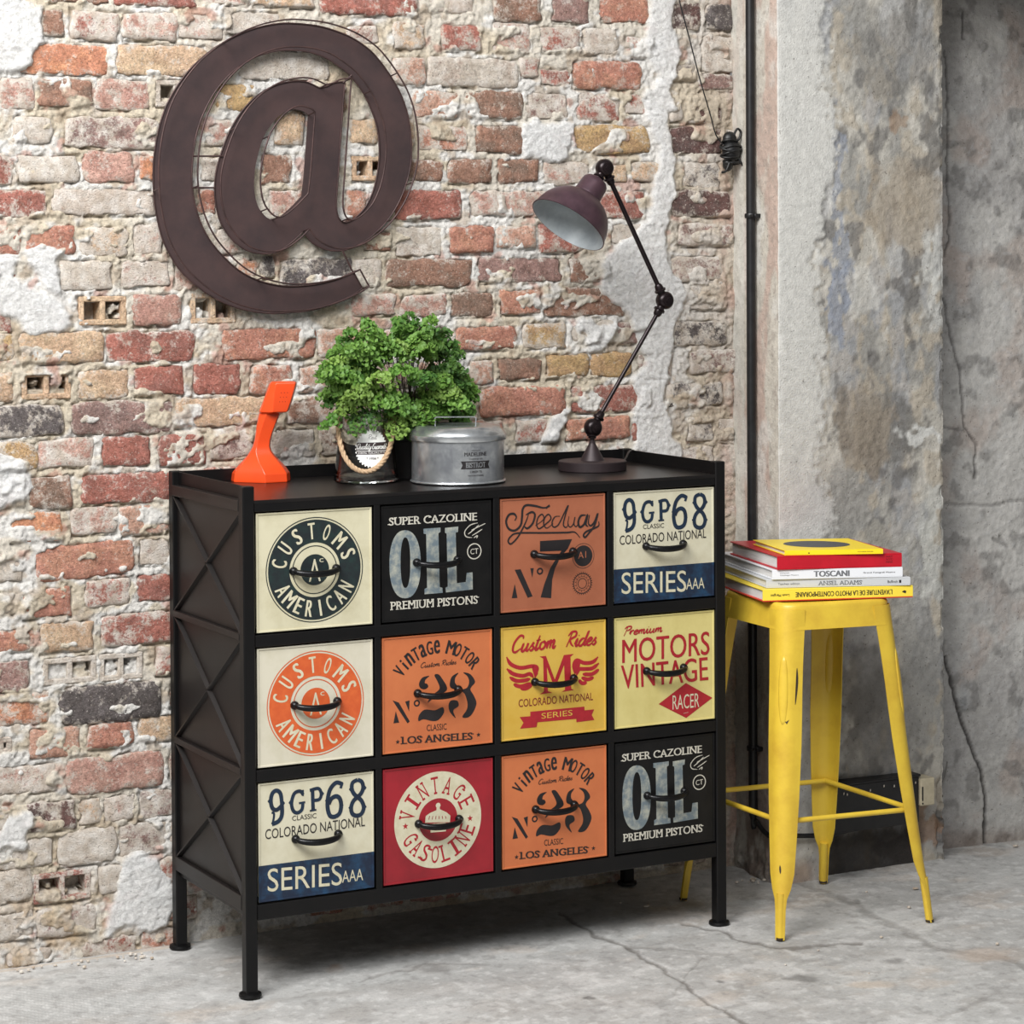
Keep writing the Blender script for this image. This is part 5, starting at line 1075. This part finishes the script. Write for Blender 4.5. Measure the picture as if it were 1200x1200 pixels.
MB().loft([ring_(ST + .002, .034, SH - .014), ring_(ST + .002, .034, SH - .006), ring_(ST - .001, .032, SH - .001), ring_(ST - .006, .028, SH), ring_(ST - .02, .02, SH - .0015), ring_(ST - .07, .012, SH - .002), ring_(.02, .012, SH - .002)]).build('seat', M['yellow'], stool, True, angle=50)
n4 = 28
def skirt(zz, hh, rr_): return ring_(hh, rr_, zz)
so = [skirt(SH - .008, ST + .0015, .034), skirt(SH - .03, ST + .0045, .034), skirt(SH - .050, ST + .0075, .034)]; si = [skirt(SH - .050, ST + .0055, .033), skirt(SH - .008, ST - .001, .032)]
V = [p for q in so + si for p in q]; Fc = []
for i in range(4):
    for j in range(n4): Fc.append((i * n4 + j, (i + 1) * n4 + j, (i + 1) * n4 + (j + 1) % n4, i * n4 + (j + 1) % n4))
obj('skirt', V, [tuple(reversed(f)) for f in Fc], M['yellow'], stool, True, angle=50)
# legs: folded sheet, an L in plan with a wide rounded corner, narrowing to a small foot
PR = [(0, .0115, .012), (.012, .0125, .012), (.055, .0135, .013), (.075, .016, .015), (.092, .024, .018), (.12, .0310, .021), (.18, .0355, .024), (.26, .0405, .026), (.36, .0450, .028), (.42, .0460, .026), (.47, .0465, .024), (.52, .0480, .028), (.56, .0500, .030), (.575, .051, .031), (.60, .052, .032), (SH - .012, .052, .033)]
for sx in (-1, 1):
    for sy in (-1, 1):
        V = []; th = .0018; cols = None
        for z, wf, rc in PR:
            t = z / SH; hc = SF + (ST + .004 - SF) * t; rc = min(rc, wf * .92)
            o_ = [(wf, 0)] + [(rc + (wf - rc) * .5, 0)] + [(rc - rc * math.sin(math.radians(a)), rc - rc * math.cos(math.radians(a))) for a in (0, 15, 30, 45, 60, 75, 90)] + [(0, rc + (wf - rc) * .5)] + [(0, wf)]
            i_ = [(wf, th), (rc + (wf - rc) * .5, th)] + [(rc - (rc - th) * math.sin(math.radians(a)), rc - (rc - th) * math.cos(math.radians(a))) for a in (0, 15, 30, 45, 60, 75, 90)] + [(th, rc + (wf - rc) * .5), (th, wf)]
            if z < .07:      # closed round foot
                i_ = [(p[0] * .9 + wf * .1, wf) if False else p for p in i_]
            row = []
            for (a, b2) in o_ + i_[::-1]: row.append((*sr(sx * (hc - a), sy * (hc - b2), z), z))
            V.append(row)
        mbl = MB().loft(V if sx * sy < 0 else [list(reversed(q)) for q in V])
        lg = mbl.build('leg', M['yellow'], stool, True, angle=40)
        hcf = SF - .0078; foot = MB(); c1 = sr(sx * hcf, sy * hcf, 0); t2 = .085 / SH; hc2 = SF + (ST + .004 - SF) * t2 - .0085; c2_ = sr(sx * hc2, sy * hc2, .085)
        foot.tube([(*c1, .0), (*c2_, .085)], [.0074, .0082], 12); foot.build('foot_tube', M['yellow'], stool, True, angle=40)
        pad = MB().lathe([(0, 0), (.0079, 0), (.0082, .002), (.0079, .0045), (0, .0045)], (*c1, .0), 14); tag(pad.build('foot_tip', M['chip'], stool), 'worn bare metal tip')
        rb_ = []
        for k in range(13):
            u_ = k / 12; z = .395 + .135 * u_; t = z / SH; hc = SF + (ST + .004 - SF) * t; ci = .0078; wv = math.sin(PI * min(max(u_, .001), .999)) ** .4; c_ = np.array([*sr(sx * (hc - ci), sy * (hc - ci), z), z]); o2 = np.array([*sr(sx * hc, sy * hc, z), z]) - c_; o2 /= np.linalg.norm(o2); s2_ = np.array([-o2[1], o2[0], 0])
            rb_.append([tuple(c_ + s2_ * math.cos(a) * .0095 * wv + o2 * (math.sin(a) * .0035 * wv - .0010)) for a in [2 * PI * i / 12 for i in range(12)]])
        MB().loft(rb_ if True else rb_).build('stamped_rib', M['yellow'], stool, True)
zb_ = .217; tb = zb_ / SH; hcb = SF + (ST + .004 - SF) * tb
for (ax0, ay0, ax1, ay1) in ((-1, -1, 1, -1), (1, -1, 1, 1), (1, 1, -1, 1), (-1, 1, -1, -1)):
    i0 = hcb - .012; MB().tube([(*sr(ax0 * i0, ay0 * i0, zb_), zb_), (*sr(ax1 * i0, ay1 * i0, zb_), zb_)], .0052, 12).build('crossbar', M['yellow'], stool, True, angle=50)
def legpt(px, py, off=.0012):
    """point just in front of the near leg's rounded corner seen at a pixel"""
    t = (1103 - py) / (1103 - 708); z = SH * t; hc = SF + (ST + .004 - SF) * t; c = np.array([*sr(-hc, -hc, z), z]); q = pY(px, py, c[1] + .012); return q
ch = MB()
for pts, wpx in (([(934, 783), (934, 800), (932, 826)], 2.2), ([(916, 812), (917, 820)], 1.2), ([(915, 740 + 10), (915, 765)], 0.01), ([(914, 1014), (914.5, 1024)], 1.8), ([(943, 868), (940, 890)], 1.0)):
    if wpx < .1: continue
    P = [legpt(*p) for p in pts]; P = cr(P, 4); V = []
    for i, p in enumerate(P):
        u_ = i / (len(P) - 1); ww = wpx * mpp(p) / 2 * (.25 + math.sin(PI * u_)); dr_ = pX if False else None
        # drop the strip on the leg surface: distance solved along the view ray by ray casting below
        V += [p - RIGHT * ww, p + RIGHT * ww]
    ch.add(V, [(2 * i, 2 * i + 1, 2 * i + 3, 2 * i + 2) for i in range(len(P) - 1)])
CHIPS = ch
P = [legpt(918, 843), legpt(921, 846), legpt(925, 843.5), legpt(922, 849)]
CHIPS.add(P, [(0, 3, 1), (1, 3, 2)])
# lay the chips on the leg: nearest surface point
from mathutils.bvhtree import BVHTree
legs = [o for o in stool.children if o.name.startswith('leg')]
near_leg = min(legs, key=lambda o: sum((wloc(o) + v.co).y + (wloc(o) + v.co).x for v in o.data.vertices) / len(o.data.vertices))
bt = BVHTree.FromPolygons([tuple(wloc(near_leg) + v.co) for v in near_leg.data.vertices], [tuple(p.vertices) for p in near_leg.data.polygons])
NV = []
for v in CHIPS.v:
    d = Vector(v) - Vector(CAM.tolist()); d.normalize(); hit = bt.ray_cast(Vector(CAM.tolist()), d)
    NV.append(tuple(hit[0] - d * .0004) if hit[0] is not None else None)
CHIPS.f = [f for f in CHIPS.f if all(NV[i] is not None for i in f)]; CHIPS.m = [0] * len(CHIPS.f); CHIPS.v = [v or (1, 0, .3) for v in NV]; tag(CHIPS.build('paint_chip', M['chip'], stool), 'dark chips where the yellow paint is gone')

# ================================================================== BOOKS
def book(z0, z1, LBp, RBp, depth, cover, spine_txt, label, name='book', back=None, cov_t=.0025, page_in=.004):
    """spine from pixel LBp to pixel RBp on the plane z0; the book runs away from the camera by depth"""
    A = pZ(*LBp, z0); B = pZ(*RBp, z0); ex = B - A; Lx = np.linalg.norm(ex[:2]); ex = ex / Lx; ex[2] = 0; ey = np.array([-ex[1], ex[0], 0.]) * .45 + np.array([.12, .985, 0]) * .55; ey /= np.linalg.norm(ey); T = z1 - z0
    bk = empty(name, (float(A[0]), float(A[1]), z0), label, 'book', 'books stacked on the yellow stool'); Wp = lambda x, y, z: A + ex * x + ey * y + np.array([0, 0, z])
    def bx(x0, x1, y0, y1, a, b3, m, nm, c=.0008):
        mb = MB().cbox((x0, y0, a), (x1, y1, b3), min(c, (b3 - a) * .3)); mb.v = [tuple(Wp(*v)) for v in mb.v]; return mb.build(nm, m, bk)
    bx(0, Lx, 0, depth, 0, cov_t, cover[0], 'cover'); bx(0, Lx, 0, depth, T - cov_t, T, cover[-1], 'cover'); bx(0, Lx, 0, cov_t, cov_t * .9, T - cov_t * .9, cover[1], 'spine', .0004)
    bx(page_in, Lx - page_in, cov_t, depth - page_in, cov_t, T - cov_t, M['page'], 'pages', .0004)
    P = spine_txt(Lx, T)
    if P: P.build('spine_print', lambda x, y, h_: tuple(Wp(x, -h_, y)), bk, step=.0001, z0=.0002)
    return bk, Wp, Lx
grey_ = ink('print_grey', (120, 122, 126)); blk = K['ink']
cy_ = mat('cover_yellow', (240, 214, 70), .35); cred = mat('cover_red', (190, 20, 40), .35, 0, (178, 18, 36), 20); cw = mat('cover_white', (226, 228, 232), .35); cg = mat('cover_grey', (196, 198, 200), .4); cor = mat('cover_orange_red', (206, 64, 44), .4); cbr = mat('cover_bright_yellow', (246, 216, 36), .35); cbk = mat('cover_charcoal', (70, 72, 76), .5)
zs_ = [SH + .0012, SH + .0012 + .0225]
def s1(L, T):
    P = Print([blk]); P.text("L'AVENTURE DE LA PHOTO CONTEMPORAINE", (L * .86, T * .72), (L * .215, T * .72), (L * .86, T * .30), 0, bold=.03); P.text('Louis Margiet', (L * .175, T * .66), (L * .05, T * .66), (L * .175, T * .40), 0, bold=.02)
    P.poly([(L * .925, T * .5), (L * .94, T * .62), (L * .955, T * .55), (L * .95, T * .36), (L * .935, T * .42)], 0); return P
def s2(L, T):
    P = Print([blk, grey_]); P.text('ANSEL ADAMS', (L * .36, T * .25), (L * .66, T * .25), (L * .36, T * .74), 1, bold=.01, serif=True).text('Taschen edition', (L * .08, T * .36), (L * .23, T * .36), (L * .08, T * .62), 1).text('Bulfinch', (L * .84, T * .34), (L * .91, T * .34), (L * .84, T * .66), 0)
    P.poly([(L * .92, T * .34), (L * .935, T * .34), (L * .935, T * .68), (L * .92, T * .68)], 0); return P
def s3(L, T):
    P = Print([blk, grey_]); P.text('TOSCANI', (L * .315, T * .22), (L * .59, T * .22), (L * .315, T * .80), 1, bold=.05).text('photographs', (L * .06, T * .58), (L * .13, T * .58), (L * .06, T * .72), 1).text('Catalogo Mostra', (L * .06, T * .34), (L * .20, T * .34), (L * .06, T * .50), 1).text('Grandi Fotografi Mostre', (L * .695, T * .40), (L * .94, T * .40), (L * .695, T * .60), 0); return P
def s4(L, T):
    P = Print([mat('print_deep_red', (120, 12, 26), .5)])
    for k in range(3): P.text(('ART', 'NYC', 'MMX')[k], (L * .87, T * (.70 - .2 * k)), (L * .925, T * (.70 - .2 * k)), (L * .87, T * (.84 - .2 * k)), 0, bold=.02)
    return P
def s5(L, T):
    P = Print([blk]); P.star((L * .245, T * .42), .0022, 0); P.text('FOTOGRAFIA EUROPEA', (L * .74, T * .42), (L * .90, T * .42), (L * .74, T * .62), 0); return P
z = SH + .0008
book(z, z + .0235, (894, 705.5), (1070, 700), .295, [cor, cy_, cy_], s1, 'bottom book of the stack, yellow spine with upside-down black title'); z += .0239
book(z, z + .0165, (898, 689.5), (1067, 686), .30, [cg, cg, cbr and mat('cover_dark_red', (150, 40, 46), .4)][:2] + [cg], s2, 'thin pale grey book, second from the bottom of the stack'); z += .0169
book(z, z + .0190, (905, 679.5), (1058, 676), .30, [cw, cw, cw], s3, 'white book with bold grey title in the middle of the stack'); z += .0194
book(z, z + .0265, (911, 668), (1057, 664), .26, [cred, cred, cred], s4, 'thick red book, second from the top of the stack'); z += .0269
tb_, Wp, Lx = book(z, z + .0095, (919.5, 651), (1035, 649), .185, [cbr, cbr, cbr], s5, 'thin bright yellow book with dark oval on top of the stack', cov_t=.0012)
ov = MB(); nn_ = 40; V = [tuple(Wp(Lx * .5 + Lx * .33 * math.cos(2 * PI * i / nn_), .095 + .055 * math.sin(2 * PI * i / nn_), .0097)) for i in range(nn_)]; ov.add(V, [tuple(range(nn_))]); tag(ov.build('cover_print', cbk, tb_), 'dark oval picture on the cover')

# ================================================================== pipe, cables, trunking
XR_ = lambda y: XP0 + .012 * (1 - (.395 - y) / .19)
py_ = .348
xp = float(pX(880, 400, XR_(py_) - .012)[0]); q = None
for _ in range(3):
    q = pX(880.5, 400, XR_(py_) - .0125); py_ = float(q[1])
xp = XR_(py_) - .0125
pipe = empty('black_pipe', (xp, py_, .13), 'long black pipe running down the corner beside the pillar', 'pipe')
MB().tube([(xp, py_, .128), (xp - .0005, py_, 1.0), (xp, py_, 2.3)], .0095, 20).build('tube', M['pipe'], pipe, True, angle=60)
for yy in (253, 876):
    zc_ = float(pX(880, yy, xp)[2]); MB().lathe([(.0095, -.005), (.0125, -.005), (.0132, -.003), (.0132, .003), (.0125, .005), (.0095, .005)], (xp, py_, zc_), 22).cbox((xp - .002, py_ - .019, zc_ - .0045), (xp + .0135, py_ - .009, zc_ + .0045), .001).tube([(xp - .004, py_ - .014, zc_), (xp - .010, py_ - .014, zc_)], .0028, 8).build('clip', M['pipe'], pipe, True, angle=40)
MB().lathe([(.0092, 0), (.0072, -.010), (.006, -.014), (0, -.014)], (xp, py_, .130), 16).build('end_cap', M['pipe'], pipe, True, angle=40)
c0 = np.array([xp, py_, .118]); cb = [c0, c0 + [0, -.002, -.02], pX(886, 962, XP0 - .004), pX(893, 972, XP0 - .006), pX(903, 980, XP0 - .008), (XP0 - .008, YP - .012, .102), (XP0 + .03, YP - .014, .098), (XP0 + .085, YP - .012, .092), (XP0 + .13, YP - .012, .09), (XP0 + .2, YP - .008, .10)]
cbl = obj('power_cable', *(lambda t: (t.v, t.f))(MB().tube(cr(cb, 6), .0052, 10)), M['black'], None, True); tag(cbl, 'thick black cable curving from the pipe end round the pillar foot', 'cable')
cb2 = [pX(895, 1004, XP0 - .01), pX(899, 1010, XP0 - .012), pX(906, 1010, XP0 - .014), (XP0 + .01, YP - .016, .045), (XP0 + .02, YP - .01, .06)]
# black trunking box on the pillar and the socket
A = pY(972, 915, YP - .03); B = pY(1096, 958, YP - .03)
x0, x1 = float(pY(974, 930, YP - .03)[0]), float(pY(1078, 930, YP - .03)[0]); z1 = float(pY(1020, 914, YP - .03)[2]); z0 = z1 - .104
tr = empty('cable_trunking', ((x0 + x1) / 2, YP, z0), 'long black painted trunking box low on the pillar behind the stool', 'trunking')
MB().cbox((x0, YP - .030, z0), (x1, YP + .02, z1 - .004), .003).build('box', M['rubble'], tr); MB().cbox((x0 - .002, YP - .034, z1 - .006), (x1 + .001, YP + .02, z1), .002).build('lid', M['rubble'], tr)
fl = MB(); rr = random.Random(8)
for (a, b3) in ((1020, 926), (1048, 921), (989, 930), (1073, 917), (1036, 921), (993, 931)):
    p = pY(a, b3, YP - .0345); fl.add([(p[0] - .0012, p[1], p[2] - .003), (p[0] + .0013, p[1], p[2] - .002), (p[0] + .001, p[1], p[2] + .0025), (p[0] - .001, p[1], p[2] + .002)], [(0, 1, 2, 3)])
fl.build('paint_fleck', M['crumb'], tr)
a0 = pY(1078, 945, YP - .035); a1 = pY(1094, 912, YP - .035)
so_ = empty('wall_socket', (float(a0[0]), YP - .03, float(a0[2])), 'small cream surface-mounted socket box beside the black trunking', 'socket')
MB().cbox((a0[0] + .001, YP - .037, a0[2]), (a1[0] + .002, YP + .014, a1[2] + .002), .002).build('box', M['socket'], so_)
w0 = pY(1081.5, 942, YP - .0375); MB().cbox((w0[0] - .002, YP - .0378, w0[2] + .006), (w0[0] + .0016, YP - .036, w0[2] + .036), .0004).build('slot', M['black'], so_); MB().lathe([(.0018, 0), (.0018, .0012), (0, .0012)], (w0[0], YP - .0368, w0[2] + .0005), 10, axis=(0, -1, 0)).build('screw', M['black'], so_)
w1 = pY(1100, 934, YR - .004); sb = empty('junction_plate', (float(w1[0]), YR - .004, float(w1[2])), 'small whitish plaster-splashed box half hidden behind the cream socket', 'junction box')
MB().cbox((w1[0] - .012, YR - .010, w1[2] - .014), (w1[0] + .010, YR + .012, w1[2] + .012), .003).build('box', mat('dusty_white', (186, 182, 174), .8, 0, (96, 90, 84), 90, .5, .62), sb)
MB().tube(cr([(w1[0] - .004, YR - .012, w1[2] + .01), (w1[0] - .002, YR - .016, w1[2] + .03), (w1[0] + .012, YR - .010, w1[2] + .045), (w1[0] + .022, YR - .006, w1[2] + .075)], 6), .0016, 7).build('wire', mat('grey_wire', (120, 118, 114), .7), sb, True)
# hanging cord with its black bundle
yk = YW - .03
K0 = pY(856, 160, yk)
kn = empty('cable_bundle', (float(K0[0]), yk, float(K0[2])), 'knotted black cable bundle hanging on the wall left of the pipe', 'cable bundle')
b_ = MB(); rr = random.Random(4); mk = mpp(K0)
b_.sphere(pY(855, 163, yk), 9 * mk, 14, sc=(1, .8, 1)); b_.sphere(pY(857, 177, yk - .002), 12 * mk, 14, sc=(1, .8, 1.1)); b_.sphere(pY(853, 192, yk), 7 * mk, 12, sc=(.9, .8, 1.3)); b_.build('core', M['black'], kn, True)
for k in range(9):
    c_ = pY(856 + rr.uniform(-2, 2), 166 + k * 3.2, yk - .002); R_ = (9.5 + 3.5 * math.sin(PI * min(1, k / 6))) * mk * rr.uniform(.9, 1.05); t1, t2 = rr.uniform(-.6, .6), rr.uniform(-.5, .5)
    pts = [(c_[0] + R_ * math.cos(a), c_[1] + R_ * .75 * math.sin(a), c_[2] + R_ * (t1 * math.cos(a) + t2 * math.sin(a)) * .6) for a in [2 * PI * i / 20 for i in range(20)]]
    MB().tube(pts, .0024, 7, closed=True).build('loop', M['black'], kn, True)
MB().tube(cr([pY(860, 158, yk - .008), pY(864, 151, yk - .012), pY(868, 155, yk - .012), pY(866, 163, yk - .012), pY(861, 165, yk - .01)], 6), .0026, 8).build('loop', M['black'], kn, True)
MB().tube(cr([pY(864, 182, yk - .008), pY(868, 190, yk - .012), pY(873, 197, yk - .012)], 6), [.0024] * 12 + [.004], 8).build('tail', M['black'], kn, True)
MB().tube(cr([pY(846, 202, yk), pY(851, 200, yk - .01), pY(855, 190, yk - .012)], 6), .0026, 8).build('tail', M['black'], kn, True)
hc_ = MB().tube(cr([pY(790, -30, yk), pY(796, 0, yk), pY(806, 38, yk), pY(820, 92, yk), pY(832, 133, yk), pY(839, 158, yk), pY(848, 170, yk - .004)], 5), .0014, 7)
tag(hc_.build('hanging_cord', M['black'], None, True), 'thin black cord hanging from above to the cable bundle', 'cord')
